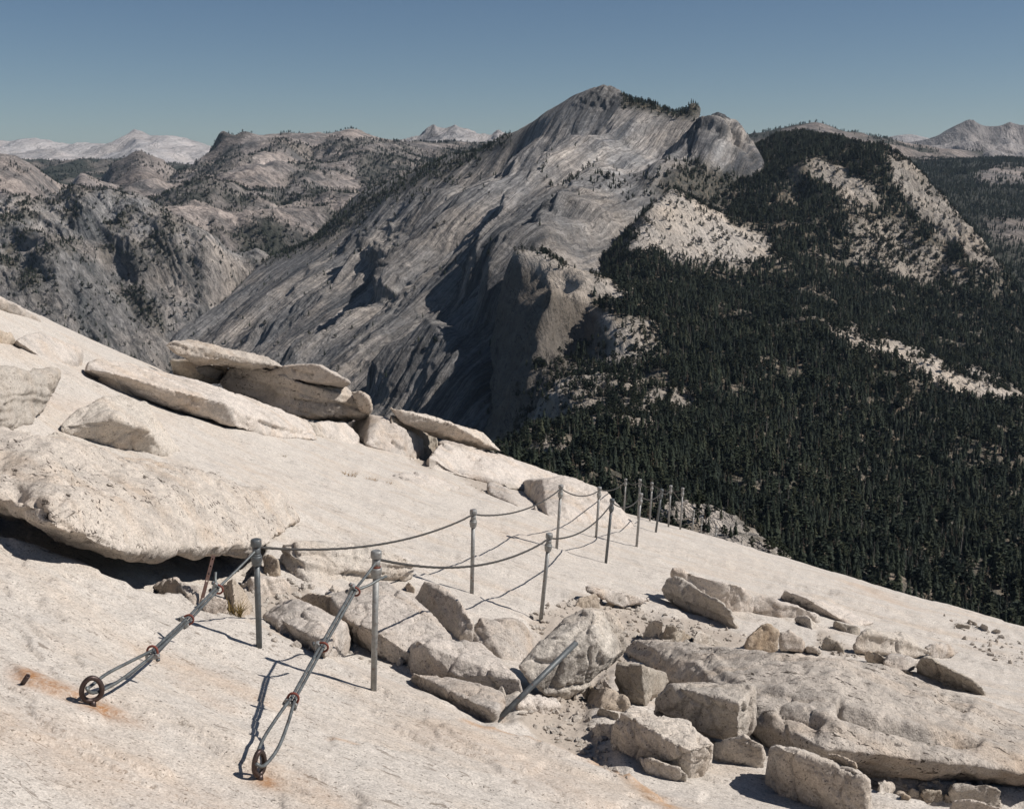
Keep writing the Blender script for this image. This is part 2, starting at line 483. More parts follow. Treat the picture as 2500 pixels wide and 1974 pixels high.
def C_disp(P, U, V, D, L):
    x, y = P[..., 0], P[..., 1]
    a = ribs(P, FALL, [(2300, 330, 20), (1500, 150, 8), (900, 62, 2.2)], 3)
    a += sheets(P, FALL, [(1700, 300, 5, 17), (900, 120, 4, 9), (260, 70, 3, 4.5)], 5)
    a += rough(P, [(150, 2.5, True), (62, 1.4, True), (26, 1.0, True), (11, 0.6, False)], 40)
    cr = np.interp(U, [q[0] for q in C_top], [q[1] for q in C_top])
    a *= np.clip((V - cr) / 110, 0.12, 1)
    wob = noise2(x.ravel() / 120, y.ravel() / 120, 77).reshape(x.shape) * 30
    for poly, amp, wl, wr in C_ribs:
        w = [unproj(np.array(float(u)), np.array(float(v)), np.array(L.rbf.dist_at(u, v, 2300, 5200))) for u, v in poly]
        d, s, f = seg_dist(x, y, [(q[0], q[1]) for q in w])
        # travelling down the fall line (towards the eye) the shaded side lies to the right (-X)
        sd = d * s + wob
        prof = np.where(sd > 0, np.exp(-(sd / wr) ** 2), np.exp(-(sd / (0.6 * wl)) ** 2))
        a += 1.1 * amp * prof * np.clip(np.minimum(f / 0.15, (1 - f) / 0.2), 0, 1)
    # rugged brown knobs and the summit block
    kn = soft_poly(U, V, [(880,590),(960,570),(1000,640),(985,730),(900,740)], 40)
    a += kn * rough(P, [(70, 22, True), (30, 9, True)], 91)
    a += soft_poly(U, V, [(1405,250),(1440,222),(1470,205),(1500,210),(1530,235),(1480,262)], 14) * rough(P, [(45, 11, True), (20, 6, True)], 17)
    a += soft_poly(U, V, [(1695,310),(1715,285),(1745,272),(1800,292),(1850,345),(1800,352),(1700,345)], 12) * rough(P, [(80, 13, True), (34, 7, True), (14, 3, True)], 23)
    a += 34 * np.exp(-((U - 1691) / 13) ** 4) * np.exp(-((D - 4300) / 55) ** 2)
    a -= 26 * np.exp(-((U - 1800) / 26) ** 2 - ((V - 342) / 9) ** 2)
    return a
def C_tint(U, V, D, P):
    t = np.ones(U.shape)
    t += 0.50 * soft_poly(U, V, [(1400,280),(1560,300),(1660,340),(1560,460),(1330,480),(1200,560),(1180,470),(1300,370)], 50)  # upper slabs lightened in the colour to read as sunlit
    t += 0.25 * soft_poly(U, V, [(1700,330),(1780,300),(1850,370),(1880,430),(1700,440),(1620,400)], 40)
    t -= 0.35 * soft_poly(U, V, [(1400,230),(1470,205),(1535,240),(1500,262),(1420,265)], 15)
    t -= 0.25 * soft_poly(U, V, [(1150,600),(1350,560),(1250,1060),(800,1000),(950,760)], 80)
    return t
def C_floor(U, V, D, P):
    f = 0.75 * soft_poly(U, V, [(640,640),(800,540),(900,480),(1237,325),(1240,345),(1100,410),(950,480),(800,590)], 18)
    f = np.maximum(f, 0.8 * soft_poly(U, V, [(1580,470),(1700,420),(1900,440),(1950,560),(1700,520)], 20))
    return np.maximum(f, soft_poly(U, V, [(1525,228),(1700,268),(1700,290),(1520,262)], 10))
build_layer('C', 'bare_granite_mountain', C_pts, 330, 1930, 600, 2180, 5700, 480, C_disp, M['mt_main'], C_tint, C_floor)

# --- forested slope with the domes and the shaded cliff
Q_pts = [
 (1250,640,2660),(1285,622,2630),(1340,645,2540),(1440,668,2450),(1520,700,2430),
 (1300,700,2860),(1220,800,2850),(1400,720,2800),
 (1238,700,2640),(1205,850,2580),(1178,950,2540),(1152,1040,2500),
 (1350,712,2270),(1330,830,2180),(1300,900,2110),(1245,1045,2000),
 (1365,708,2400),(1420,718,2330),(1480,748,2240),(1512,800,2150),(1425,800,2290),(1385,860,2230),(1470,865,2110),
 (1180,950,2800),(1120,1150,2750),(1090,1200,2600),(1050,1250,2350),(1120,1250,2250),(1180,1200,2050),(1150,1350,1700),
 (1250,1150,1100),(1550,1300,1000),(1850,1410,950),(2200,1510,950),(2550,1620,950),
 (1300,1060,1500),(1450,1060,1450),(1700,1110,1400),(2000,1160,1400),(2300,1260,1350),(2600,1330,1350),
 (1370,950,1850),(1600,930,1850),(1900,925,1950),(2200,1005,1900),(2550,1100,1800),
 (1980,780,2300),(2100,806,2250),(2300,880,2150),(2550,990,2020),(2100,812,2420),(2300,880,2400),(2550,965,2350),
 (1570,790,2170),(1700,800,2300),(1850,795,2350),
 (1590,700,2700),(1750,690,2800),(1900,700,2850),(2100,735,2850),(2300,775,2850),(2550,840,2850),
 (1530,605,3000),(1620,625,2950),(1720,645,2950),(1800,655,2950),(1910,635,3030),(1490,640,3000),
 (1640,460,3350),(1545,575,3060),(1585,505,3220),(1750,515,3300),(1850,580,3180),(1690,560,3120),
 (1640,520,3600),(1750,535,3550),(1560,600,3420),(1480,640,3350),(1400,720,3200),
 (1850,490,3600),(1950,490,3620),(1900,410,3900),(1870,352,4350),(1900,340,4600),(1960,336,4600),(2050,350,4550),(2110,358,4500),(1840,400,4150),
 (1960,402,3720),(2050,432,3640),(2010,500,3400),(2100,520,3400),
 (2140,362,3900),(2180,368,3800),(2215,392,3720),(2255,440,3650),(2305,498,3550),(2355,548,3450),(2405,607,3350),(2455,662,3250),
 (2110,380,4200),(2250,480,4100),(2350,600,3900),(2450,700,3700),(2560,760,3600),(2300,560,4200),(2500,860,3400),(2000,420,4900),(2150,440,4900),(1850,420,4900),(2400,760,4400),(2600,900,4200),
 (2100,640,3150),(2250,700,3080),(2400,735,3000),(2550,790,3000),(2200,560,3420),(2300,620,3330)]
def Q_disp(P, U, V, D, L):
    a = rough(P, [(260, 9, False), (110, 6, True), (45, 3.2, True), (19, 1.4, False)], 140) + sheets(P, (0.3, -0.95), [(400, 140, 4, 5), (160, 60, 3, 2.5)], 145)
    a *= 1 - 0.75 * soft_poly(U, V, [(1525,605),(1585,500),(1640,452),(1760,510),(1870,580),(1918,640),(1800,662),(1700,640),(1600,625)], 14)
    w = soft_poly(U, V, [(1140,1060),(1210,830),(1240,640),(1380,690),(1340,840),(1300,900),(1240,1060)], 12)
    a += w * ribs(P, (-0.3, -0.95), [(500, 60, 7)], 6)
    bl = soft_poly(U, V, [(1310,860),(1440,850),(1460,930),(1400,1010),(1240,1070)], 20)
    a += bl * rough(P, [(30, 6, True), (13, 3, True)], 161)
    rr = soft_poly(U, V, [(2120,360),(2220,370),(2470,660),(2390,680),(2230,540)], 20)
    a += rr * rough(P, [(60, 9, True), (24, 5, True)], 171)
    return a
Q_rock = [([(1225,640),(1285,615),(1400,645),(1535,700),(1500,740),(1440,715),(1500,790),(1510,830),(1430,850),(1380,870),(1330,960),(1250,1070),(1130,1070),(1190,800)], 0.0),
          ([(1300,880),(1400,850),(1450,900),(1380,1010),(1260,1090),(1180,1100)], 0.30),
          ([(1525,605),(1585,500),(1640,452),(1760,510),(1870,580),(1918,640),(1800,662),(1700,640),(1600,625)], 0.10),
          ([(1965,398),(2050,400),(2130,455),(2165,505),(2100,520),(2000,450)], 0.12),
          ([(2160,368),(2225,380),(2335,500),(2468,662),(2400,668),(2280,560),(2190,470)], 0.16),
          ([(2050,520),(2200,540),(2330,640),(2400,700),(2200,690),(2080,640)], 0.42),
          ([(1960,768),(2050,795),(2150,815),(2300,872),(2500,955),(2560,1010),(2300,930),(2150,868),(2040,830)], 0.10),
          ([(1380,900),(1500,900),(1700,940),(1720,1010),(1560,1080),(1400,1050),(1260,1090)], 0.45),
          ([(1500,780),(1560,760),(1640,830),(1560,900),(1460,880)], 0.40),
          ([(1230,1080),(1420,1080),(1400,1150),(1260,1150)], 0.45)]
def Q_dens(U, V):
    d = np.ones(U.shape)
    ju = fbm2(U.ravel() / 60, V.ravel() / 40, 3, 88).reshape(U.shape); jv = fbm2(U.ravel() / 60 + 9, V.ravel() / 40, 3, 89).reshape(U.shape)
    U = U + 26 * ju; V = V + 16 * jv
    for poly, v in Q_rock:
        w = soft_poly(U, V, poly, 16); d = d * (1 - w) + v * w
    return d
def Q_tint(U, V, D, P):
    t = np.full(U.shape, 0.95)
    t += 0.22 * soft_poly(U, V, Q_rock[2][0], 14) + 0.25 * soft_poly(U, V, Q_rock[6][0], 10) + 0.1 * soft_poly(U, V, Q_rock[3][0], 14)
    t -= 0.62 * soft_poly(U, V, [(1120,1080),(1190,800),(1235,632),(1275,640),(1330,680),(1365,712),(1430,735),(1475,790),(1490,840),(1420,870),(1330,960),(1250,1080)], 12)  # cliff's shade side deepened in the colour, on top of its dark rock
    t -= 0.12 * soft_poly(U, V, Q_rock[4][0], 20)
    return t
def Q_floor(U, V, D, P):
    x, y = P[..., 0].ravel(), P[..., 1].ravel()
    f = np.clip((Q_dens(U, V) - 0.2) / 0.6, 0, 1) * 0.9
    gaps = np.clip((fbm2(x / 130, y / 90, 3, 15) * -1 - 0.12) * 3.5, 0, 1).reshape(U.shape)
    return np.clip(f - 0.15 * gaps, 0, 1)
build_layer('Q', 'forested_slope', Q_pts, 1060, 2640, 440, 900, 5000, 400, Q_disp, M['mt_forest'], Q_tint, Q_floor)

# --- rounded walls on the left of the canyon
L_pts = crest([(-120,486,5700),(0,482,5600),(60,471,5500),(130,460,5400),(250,463,5400),(330,478,5300),(400,502,5200),(470,540,5150),(540,582,5100),(600,612,5050),(645,634,5000)]) + [
 (100,560,5000),(250,560,5000),(400,600,4820),(500,650,4720),(300,620,4800),(283,665,4740),(330,730,4560),(404,815,4360),(450,720,4600),(560,700,4780),(500,770,4450),
 (-100,600,4900),(0,585,4900),(60,580,4850),(140,600,4700),(200,650,4600),(280,730,4450),(350,795,4330),(395,826,4280),
 (100,720,4350),(200,790,4230),(300,850,4150),(50,800,4050),(0,700,4400),(-100,700,4300),(200,960,3900),(0,900,3800),(350,920,4050),(450,900,4200),(600,850,4600),(700,800,4900),(-100,900,3700)]
def L_disp(P, U, V, D, L):
    return ribs(P, (0.62, -0.78), [(900, 260, 15), (500, 110, 6)], 21) + sheets(P, (0.62, -0.78), [(700, 260, 5, 18), (300, 110, 4, 9)], 25) + rough(P, [(210, 6, True), (90, 3.5, True), (38, 2.2, True), (16, 1.2, False)], 200)
def mott(P, wl, seed, lo, hi):
    n = fbm2(P[..., 0].ravel() / wl, P[..., 1].ravel() / wl * 0.8, 4, seed)
    return np.clip((n - lo) / (hi - lo), 0, 1).reshape(P.shape[:2])
def L_cover(U, V, P):
    up = soft_poly(U, V, [(-120,470),(130,450),(330,470),(420,520),(460,600),(300,640),(200,600),(100,640),(-120,620)], 60)
    return np.clip(mott(P, 170, 51, -0.05, 0.35) * (0.12 + 0.75 * up) + 0.8 * soft_poly(U, V, [(300,700),(345,700),(400,790),(395,815),(350,770)], 12) + 0.8 * soft_poly(U, V, [(0,560),(60,580),(130,690),(60,700),(0,650)], 20) * mott(P, 90, 5, -0.2, 0.2), 0, 1)
build_layer('L', 'canyon_wall_hill', L_pts, -130, 720, 300, 3750, 6000, 260, L_disp, M['mt_left'], lambda U, V, D, P: 1.12 + 0.45 * soft_poly(U, V, [(-120,470),(130,450),(330,470),(420,520),(420,580),(200,560),(0,580),(-120,600)], 30) + 0.35 * soft_poly(U, V, [(430,540),(640,625),(600,660),(480,640)], 25) + 0.3 * soft_poly(U, V, [(400,740),(470,720),(470,800),(410,812)], 20) - 0.15 * soft_poly(U, V, [(240,620),(420,620),(440,760),(330,780)], 40), lambda U, V, D, P: 0.75 * L_cover(U, V, P))

# --- uplands and the pointed peak behind the canyon
T_top = [(330,455,8300),(440,418,9300),(490,392,9800),(508,378,9900),(524,350,9950),(540,322,10000),(556,325,10000),(572,332,10000),(590,325,10000),(612,327,10000),(640,331,10000),(690,327,10000),(740,331,10000),(774,325,10000),(778,319,10000),(783,326,10000),(818,323,10000),(850,316,10000),(885,320,10000),(905,332,10000),(950,341,10000),(1020,341,10000),(1120,345,10000),(1300,335,10000)]
T_pts = crest(T_top, ((40, 1.06), (160, 1.25))) + [
 (600,395,9000),(800,388,9200),(1000,390,9300),(1150,385,9400),(560,380,9300),(700,440,8000),(900,430,8300),(1050,440,8000),(500,455,8000),(350,478,7300),(600,488,7050),(750,478,7300),(860,470,7500),
 (900,525,6700),(700,560,6350),(600,600,6050),(850,600,6100),(1000,600,6500),(1150,520,7200),(250,480,7300),(150,480,7400),(0,490,7400),(-120,500,7400),(100,560,6500),(300,540,6400),(450,540,6300),(0,640,6000),(400,680,5700),(650,620,5950),(750,640,5800),(900,700,5700),(1200,700,6000),(200,470,8300),(0,480,8500)]
def T_disp(P, U, V, D, L):
    a = rough(P, [(900, 40, True), (420, 20, True), (190, 7, True), (80, 3.5, True), (35, 2, False)], 300) + sheets(P, (0.5, -0.85), [(900, 420, 5, 14), (380, 180, 4, 7)], 325)
    k = soft_poly(U, V, [(500,390),(540,320),(600,330),(590,370),(520,400)], 16)
    a += k * rough(P, [(120, 22, True)], 350)
    for (u, v, d, r, h) in [(490, 475, 7150, 260, 60), (620, 380, 9150, 420, 70), (900, 372, 9300, 420, 60), (950, 400, 8700, 380, 55), (600, 435, 8000, 320, 55), (780, 415, 8500, 380, 50), (1000, 455, 7700, 350, 60), (700, 540, 6500, 260, 50), (880, 500, 6900, 280, 45)]:
        c = unproj(np.array(float(u)), np.array(float(v)), np.array(float(d)))
        q = np.hypot(P[..., 0] - c[0], (P[..., 1] - c[1]) * 0.7) / r
        a += 1.35 * h * np.clip(1 - q * q, 0, 1) ** 0.7
    return a * np.clip((10800 - D) / 500, 0.15, 1) * (0.3 + 0.7 * np.clip(np.abs(D - 10000) / 800, 0, 1))
T_for = [([(320,474),(470,462),(500,480),(580,490),(700,480),(790,470),(800,492),(640,505),(420,505)], 0.95), ([(550,570),(640,562),(770,572),(740,620),(650,630),(600,605)], 1.0), ([(860,420),(960,400),(1200,340),(1250,345),(1080,430),(900,470)], 0.75), ([(700,400),(900,395),(880,420),(720,425)], 0.5), ([(480,400),(600,400),(560,440),(470,435)], 0.5)]
def T_cover(U, V, P):
    c = mott(P, 380, 61, 0.0, 0.4) * 0.55
    for poly, v in T_for: c = np.maximum(c, v * soft_poly(U, V, poly, 10) * (0.5 + 0.5 * mott(P, 200, 62, -0.4, 0.0)))
    return c
build_layer('T', 'upland_ridge', T_pts, -130, 1330, 440, 5800, 11500, 250, T_disp, M['mt_mid'], lambda U, V, D, P: 1.0 + 0.3 * mott(P, 600, 63, 0.0, 0.5) - 0.45 * soft_poly(U, V, [(498,395),(540,318),(600,325),(560,385)], 12), lambda U, V, D, P: 0.85 * T_cover(U, V, P))

def dome_layer(name, objname, line, dd, mat, tint, u0, u1, nu, nd, low, amp, seed, floor=None, wl=(300, 130, 60), rib=0.0):
    pts = crest(line, ((50, 1.08), (150, 1.25)))
    for (u, v, d) in line:
        pts += [(u, v + low * 0.35, d * (1 - dd * 0.35)), (u, v + low, d * (1 - dd)), (u, v + low + 60, d * (1 - 1.5 * dd))]
    d = line[len(line) // 2][2]
    build_layer(name, objname, pts, u0, u1, nu, d * (1 - 1.4 * dd), d * 1.18, nd,
        lambda P, U, V, D, L: (ribs(P, (-0.25, -0.97), [(wl[0] * 2.2, wl[0] * 0.5, rib), (wl[0], wl[0] * 0.22, rib * 0.5)], seed + 3) if rib else 0) + rough(P, [(wl[0], amp, True), (wl[1], amp * 0.5, True), (wl[2], amp * 0.24, True)], seed) * np.clip((d * 1.12 - D) / (d * 0.05), 0.1, 1) * (0.35 + 0.65 * np.clip(np.abs(D - d) / (0.07 * d), 0, 1)), mat, tint, floor, rbf={'c': 0.012, 'lam': 1e-5})
dome_layer('D1', 'pale_granite_dome', [(-150,395,7000),(-60,384,7000),(0,377,7000),(40,381,7000),(80,400,7000),(110,424,7000),(150,452,7000),(172,478,7000),(200,500,7000)], 0.10, M['mt_mid'], lambda U, V, D, P: np.full(U.shape, 1.0), -150, 200, 120, 70, 95, 12, 411)
dome_layer('D2', 'rounded_dome', [(225,455,9600),(255,432,9600),(272,402,9600),(300,388,9600),(322,373,9600),(345,368,9600),(362,379,9600),(400,391,9600),(418,412,9600),(460,430,9600)], 0.07, M['mt_mid'], lambda U, V, D, P: 0.6 + 0.5 * soft_poly(U, V, [(330,395),(420,390),(430,430),(350,415)], 14), 225, 460, 100, 60, 60, 14, 412)
dome_layer('D3', 'small_pale_dome', [(150,468,8600),(175,445,8600),(195,422,8600),(215,425,8600),(240,440,8600),(290,452,8600),(320,470,8600)], 0.07, M['mt_mid'], lambda U, V, D, P: np.full(U.shape, 1.1), 150, 320, 80, 50, 40, 12, 413)
# far valley forest between the domes
dome_layer('V', 'far_valley', [(-150,392,13000),(0,392,13000),(100,388,13000),(200,390,13000),(300,392,13000),(400,398,13000),(560,400,13000)], 0.25, M['mt_mid'], lambda U, V, D, P: np.full(U.shape, 0.9), -150, 560, 160, 80, 80, 60, 414, floor=lambda U, V, D, P: np.clip(0.25 + 0.7 * mott(P, 700, 8, -0.25, 0.1), 0, 1), wl=(900, 400, 170))
# the pale high range on the left horizon
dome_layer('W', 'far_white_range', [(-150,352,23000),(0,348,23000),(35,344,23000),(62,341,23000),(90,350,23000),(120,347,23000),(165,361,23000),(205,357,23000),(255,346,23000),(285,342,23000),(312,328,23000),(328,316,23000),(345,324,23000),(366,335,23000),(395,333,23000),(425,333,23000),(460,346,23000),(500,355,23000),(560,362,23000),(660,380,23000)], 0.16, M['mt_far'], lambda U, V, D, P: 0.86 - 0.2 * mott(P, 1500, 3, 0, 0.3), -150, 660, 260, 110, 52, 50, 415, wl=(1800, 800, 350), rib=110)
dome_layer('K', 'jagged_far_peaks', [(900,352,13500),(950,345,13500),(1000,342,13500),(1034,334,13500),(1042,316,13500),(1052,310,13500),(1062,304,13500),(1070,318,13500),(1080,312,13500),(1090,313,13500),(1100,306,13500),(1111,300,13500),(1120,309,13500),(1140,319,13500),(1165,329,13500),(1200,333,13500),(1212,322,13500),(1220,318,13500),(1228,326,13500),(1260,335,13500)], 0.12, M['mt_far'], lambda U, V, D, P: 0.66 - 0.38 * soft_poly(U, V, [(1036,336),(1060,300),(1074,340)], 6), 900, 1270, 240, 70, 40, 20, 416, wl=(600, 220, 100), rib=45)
# right-hand distance
dome_layer('R1', 'far_right_ridge', [(1780,345,9000),(1840,325,9000),(1900,318,9000),(1950,306,9000),(1975,301,9000),(2000,299,9000),(2030,306,9000),(2060,320,9000),(2100,327,9000),(2150,335,9000),(2200,345,9000),(2260,352,9000),(2400,372,9000)], 0.16, M['mt_mid'], lambda U, V, D, P: np.full(U.shape, 0.8), 1780, 2400, 180, 80, 70, 40, 417, floor=lambda U, V, D, P: 0.8 * mott(P, 500, 71, -0.1, 0.25), wl=(700, 320, 140))
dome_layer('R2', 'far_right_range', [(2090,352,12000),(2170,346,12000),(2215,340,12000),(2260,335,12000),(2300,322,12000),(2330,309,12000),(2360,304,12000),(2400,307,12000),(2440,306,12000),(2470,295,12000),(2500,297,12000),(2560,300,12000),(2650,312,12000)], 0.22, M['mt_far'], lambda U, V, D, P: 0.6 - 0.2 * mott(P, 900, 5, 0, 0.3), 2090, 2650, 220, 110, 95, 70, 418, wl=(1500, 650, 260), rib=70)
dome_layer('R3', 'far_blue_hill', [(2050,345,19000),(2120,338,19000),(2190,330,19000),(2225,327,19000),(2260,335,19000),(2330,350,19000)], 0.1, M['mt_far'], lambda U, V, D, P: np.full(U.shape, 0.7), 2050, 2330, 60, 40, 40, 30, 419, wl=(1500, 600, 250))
RV_pts = [(1900,420,8600),(2100,400,8600),(2300,392,8600),(2500,392,8600),(2650,395,8600),(2050,430,7000),(2200,430,6800),(2400,420,7000),(2600,415,7200),(2250,480,5900),(2400,480,6000),(2600,475,6100),(2350,560,5100),(2500,560,5100),(2650,565,5100),(2400,640,4500),(2550,650,4450),(2300,640,4600),(2650,740,4100),(2200,640,4900),(1900,600,5600),(2100,430,9800),(2400,420,9800),(2650,420,9800)]
RV_for = [([(2380,425),(2430,405),(2560,412),(2560,450),(2400,450)], 0.12), ([(2400,540),(2560,535),(2560,600),(2420,590)], 0.3)]
def RV_cover(U, V, P):
    c = np.full(U.shape, 0.95)
    for poly, v in RV_for:
        w = soft_poly(U, V, poly, 10); c = c * (1 - w) + v * w
    return c
build_layer('RV', 'right_valley_floor', RV_pts, 1900, 2650, 180, 4200, 9600, 110, lambda P, U, V, D, L: rough(P, [(700, 22, True), (260, 12, True), (100, 5, False)], 420), M['mt_mid'], lambda U, V, D, P: 0.85 + 0.35 * soft_poly(U, V, RV_for[0][0], 10), lambda U, V, D, P: RV_cover(U, V, P) * 0.9)

# near wooded knob just below the slab (distance about 430 m)
SD_pts = [(1560,1340,430),(1600,1262,470),(1650,1226,480),(1700,1234,480),(1750,1250,470),(1800,1270,450),(1860,1300,420),(1900,1340,400),(1930,1380,400),
 (1620,1330,400),(1700,1320,400),(1800,1350,380),(1600,1290,520),(1700,1270,540),(1800,1310,520),(1900,1400,480),(1700,1350,600),(1850,1430,560),(1550,1420,420),(1700,1430,350),(1900,1480,340),(1560,1400,560)]
build_layer('S', 'wooded_knob', SD_pts, 1560, 1930, 150, 340, 560, 90, lambda P, U, V, D, L: rough(P, [(40, 2.4, True), (16, 1.5, True), (7, 0.8, True), (3, 0.3, False)], 430), M['mt_forest'], lambda U, V, D, P: np.full(U.shape, 0.82), lambda U, V, D, P: mott(P, 22, 4, 0.0, 0.25) * 0.6)
# basin floor underneath everything, so that no gap opens between the hills
bs = np.array([(-32000, 600, -1150), (32000, 600, -1150), (32000, 40000, -600), (-32000, 40000, -600)], float)
tag(link('ground', mesh_np('ground', bs, np.array([[0, 1, 2, 3]]), M['mt_mid'], True, {'tint': np.full(4, 0.7), 'floor': np.full(4, 0.8)})), kind='structure')

# ------------------------------------------------------------------ the granite slab underfoot
G_GRAVEL = [[(1290,1500),(1400,1455),(1480,1462),(1620,1500),(1760,1530),(1850,1560),(1700,1600),(1560,1590),(1500,1640),(1440,1740),(1500,1860),(1560,1930),(1440,1850),(1330,1800),(1270,1740),(1330,1690),(1300,1600)],
            [(2000,1540),(2060,1570),(2130,1600),(2060,1610),(1990,1580)], [(1020,1110),(1050,1105),(1060,1150),(1030,1140),(1000,1120)], [(1120,1160),(1200,1150),(1210,1200),(1170,1200)],
            [(560,1420),(640,1380),(760,1420),(740,1470),(600,1480)], [(0,1240),(160,1330),(360,1390),(540,1380),(560,1420),(400,1440),(200,1370),(0,1290)]]
G_TRENCH = [[(330,1430),(540,1390),(640,1350),(760,1420),(980,1470),(1110,1600),(1230,1650),(1240,1740),(1180,1755),(1000,1660),(850,1600),(640,1540),(450,1490)],
            [(1300,1500),(1480,1470),(1600,1500),(1560,1590),(1480,1640),(1440,1740),(1520,1880),(1420,1840),(1330,1790),(1290,1700)]]
G_LINES = [([(1880,1395),(2000,1438),(2080,1472),(2150,1490),(2230,1500)], 0.02, 0.022, 0.02), ([(2000,1440),(2060,1462),(2130,1470),(2220,1488)], 0.02, 0.02, 0.015),
           ([(1200,1768),(1290,1798),(1400,1838),(1480,1868),(1560,1900),(1650,1965)], 0.03, 0.012, -0.03),
           ([(488,1716),(540,1738),(600,1762),(628,1780)], 0.007, 0.008, 0), ([(650,1846),(690,1842),(720,1838)], 0.007, 0.008, 0),
           ([(440,1140),(560,1170),(700,1200)], 0.02, 0.008, 0.01), ([(700,1110),(760,1128),(800,1135)], 0.02, 0.012, 0.01),
           ([(955,1155),(1020,1178),(1080,1192),(1120,1194)], 0.025, 0.03, 0.03), ([(1030,1155),(1100,1172),(1150,1182)], 0.02, 0.02, 0.02),
           ([(1240,1860),(1330,1900),(1400,1960)], 0.012, 0.012, 0), ([(80,1020),(140,1035),(300,1060)], 0.02, 0.012, 0.0),
           ([(2420,1590),(2480,1640)], 0.02, 0.012, 0), ([(1560,1790),(1700,1870),(1830,1960)], 0.012, 0.008, 0.0)]
nc = 560
vs = np.linspace(2250, 1172, 250)
ys = []
for v in vs:
    q = at(1250, v); ys.append(q[1])
ys = np.array(sorted(set(np.round(ys, 5))))
ys = np.concatenate([np.geomspace(0.9, ys[0] * 0.98, 24), ys, np.geomspace(ys[-1] * 1.012, 46, 60)])
aa = np.concatenate([np.linspace(-1.7, -0.58, 40), np.linspace(-0.57, 0.57, nc - 80), np.linspace(0.58, 1.7, 40)])
GY, GA = np.meshgrid(ys, aa, indexing='ij')
GX = GA * GY
GZ = ground_h(GX, GY)
PP = np.stack([GX, GY, GZ], -1)
UV = project(PP); GU, GV = UV[..., 0], UV[..., 1]
x, y = GX.ravel(), GY.ravel()
near = np.clip((30 - GY) / 10, 0, 1)
front = GY > 2.2
GU = np.where(front, GU, -9999); GV = np.where(front, GV, -9999)
ca, sa = math.cos(RAD(-32)), math.sin(RAD(-32))
al, ac = x * ca + y * sa, -x * sa + y * ca
dz = 0.03 * fbm2(al / 3.2, ac / 1.5, 3, 5) + 0.014 * fbm2(al / 0.9, ac / 0.34, 3, 6) + 0.006 * fbm2(al / 0.22, ac / 0.12, 2, 8)
# thin flakes of peeling rock: terraces cut out of a smooth field
fl = fbm2(al / 2.6 + 3, ac / 1.1, 4, 12)
dz += 0.02 * (np.clip((fl - 0.14) / 0.025, 0, 1) + np.clip((fl - 0.34) / 0.025, 0, 1) + np.clip((fl + 0.2) / 0.025, 0, 1)) - 0.028
dz = dz.reshape(GX.shape)
grav = np.zeros(GX.shape)
for poly in G_GRAVEL: grav = np.maximum(grav, soft_poly(GU, GV, poly, 14))
gn = fbm2(x / 0.35, y / 0.35, 3, 33).reshape(GX.shape)
grav = np.clip(grav + 0.35 * gn * (grav > 0.02), 0, 1)
dz -= 0.27 * soft_poly(GU, GV, [(-120,1150),(200,1200),(560,1300),(640,1335),(600,1385),(540,1415),(430,1432),(330,1425),(230,1388),(120,1345),(40,1318),(-120,1255)], 9)
dz -= 0.22 * soft_poly(GU, GV, [(2110,1880),(2300,1912),(2500,1925),(2600,1940),(2600,2010),(2400,1975),(2250,1955),(2130,1925)], 8)
for poly in G_TRENCH: dz -= 0.07 * soft_poly(GU, GV, poly, 22)
dz += grav * 0.02 * noise2(x / 0.05, y / 0.05, 4).reshape(GX.shape)
stain = np.zeros(GX.shape); rust = np.zeros(GX.shape)
for poly, w, dep, step in G_LINES:
    wp = [at(u, v)[:2] for u, v in poly]
    d, s, f = seg_dist(GX + 0.03 * noise2(x / 0.2, y / 0.2, 41).reshape(GX.shape), GY + 0.03 * noise2(x / 0.2, y / 0.2, 42).reshape(GX.shape), wp)
    ends = np.clip(np.minimum(f, 1 - f) / 0.1, 0, 1)
    dz -= dep * np.exp(-(d / w) ** 2) * ends
    if step: dz += np.where(s > 0, step, 0) * np.exp(-(d / 0.5) ** 2) * ends
for poly, w, k in [([(1150,1760),(1290,1800),(1400,1842),(1480,1875),(1560,1912),(1660,1980)], 0.055, 0.9), ([(1050,1780),(1250,1850),(1450,1960)], 0.22, 0.3), ([(0,1770),(120,1800),(300,1900)], 0.25, 0.35), ([(380,1590),(520,1640),(640,1700)], 0.16, 0.4), ([(430,1640),(480,1680),(560,1720)], 0.1, 0.3),
                   ([(2090,1425),(2160,1455),(2220,1480)], 0.3, 0.5), ([(660,1880),(720,1900),(800,1960)], 0.1, 0.4), ([(800,1780),(860,1800)], 0.02, 0.7), ([(60,960),(150,985),(300,1010)], 0.4, 0.3), ([(1200,1290),(1300,1310)], 0.4, 0.25), ([(250,1860),(400,1920),(520,1974)], 0.25, 0.3)]:
    wp = [at(u, v)[:2] for u, v in poly]
    d, s, f = seg_dist(GX + 0.05 * noise2(x / 0.3, y / 0.3, 43).reshape(GX.shape), GY, wp)
    stain = np.maximum(stain, k * (0.6 if w > 0.06 else 0.8) * np.exp(-(d / w) ** 2))
for u, v, du, dv, k in [(245,1738,60,17,1.0), (75,1672,46,22,1.0), (130,1695,70,17,0.85), (650,1905,34,16,0.9), (190,1715,50,17,0.7), (300,1760,60,16,0.4)]:
    rust = np.maximum(rust, k * np.exp(-((GU - u) / du) ** 2 - ((GV - v - 0.25 * (GU - u)) / dv) ** 2))
PP[..., 2] += dz * near
_dz = dz * near
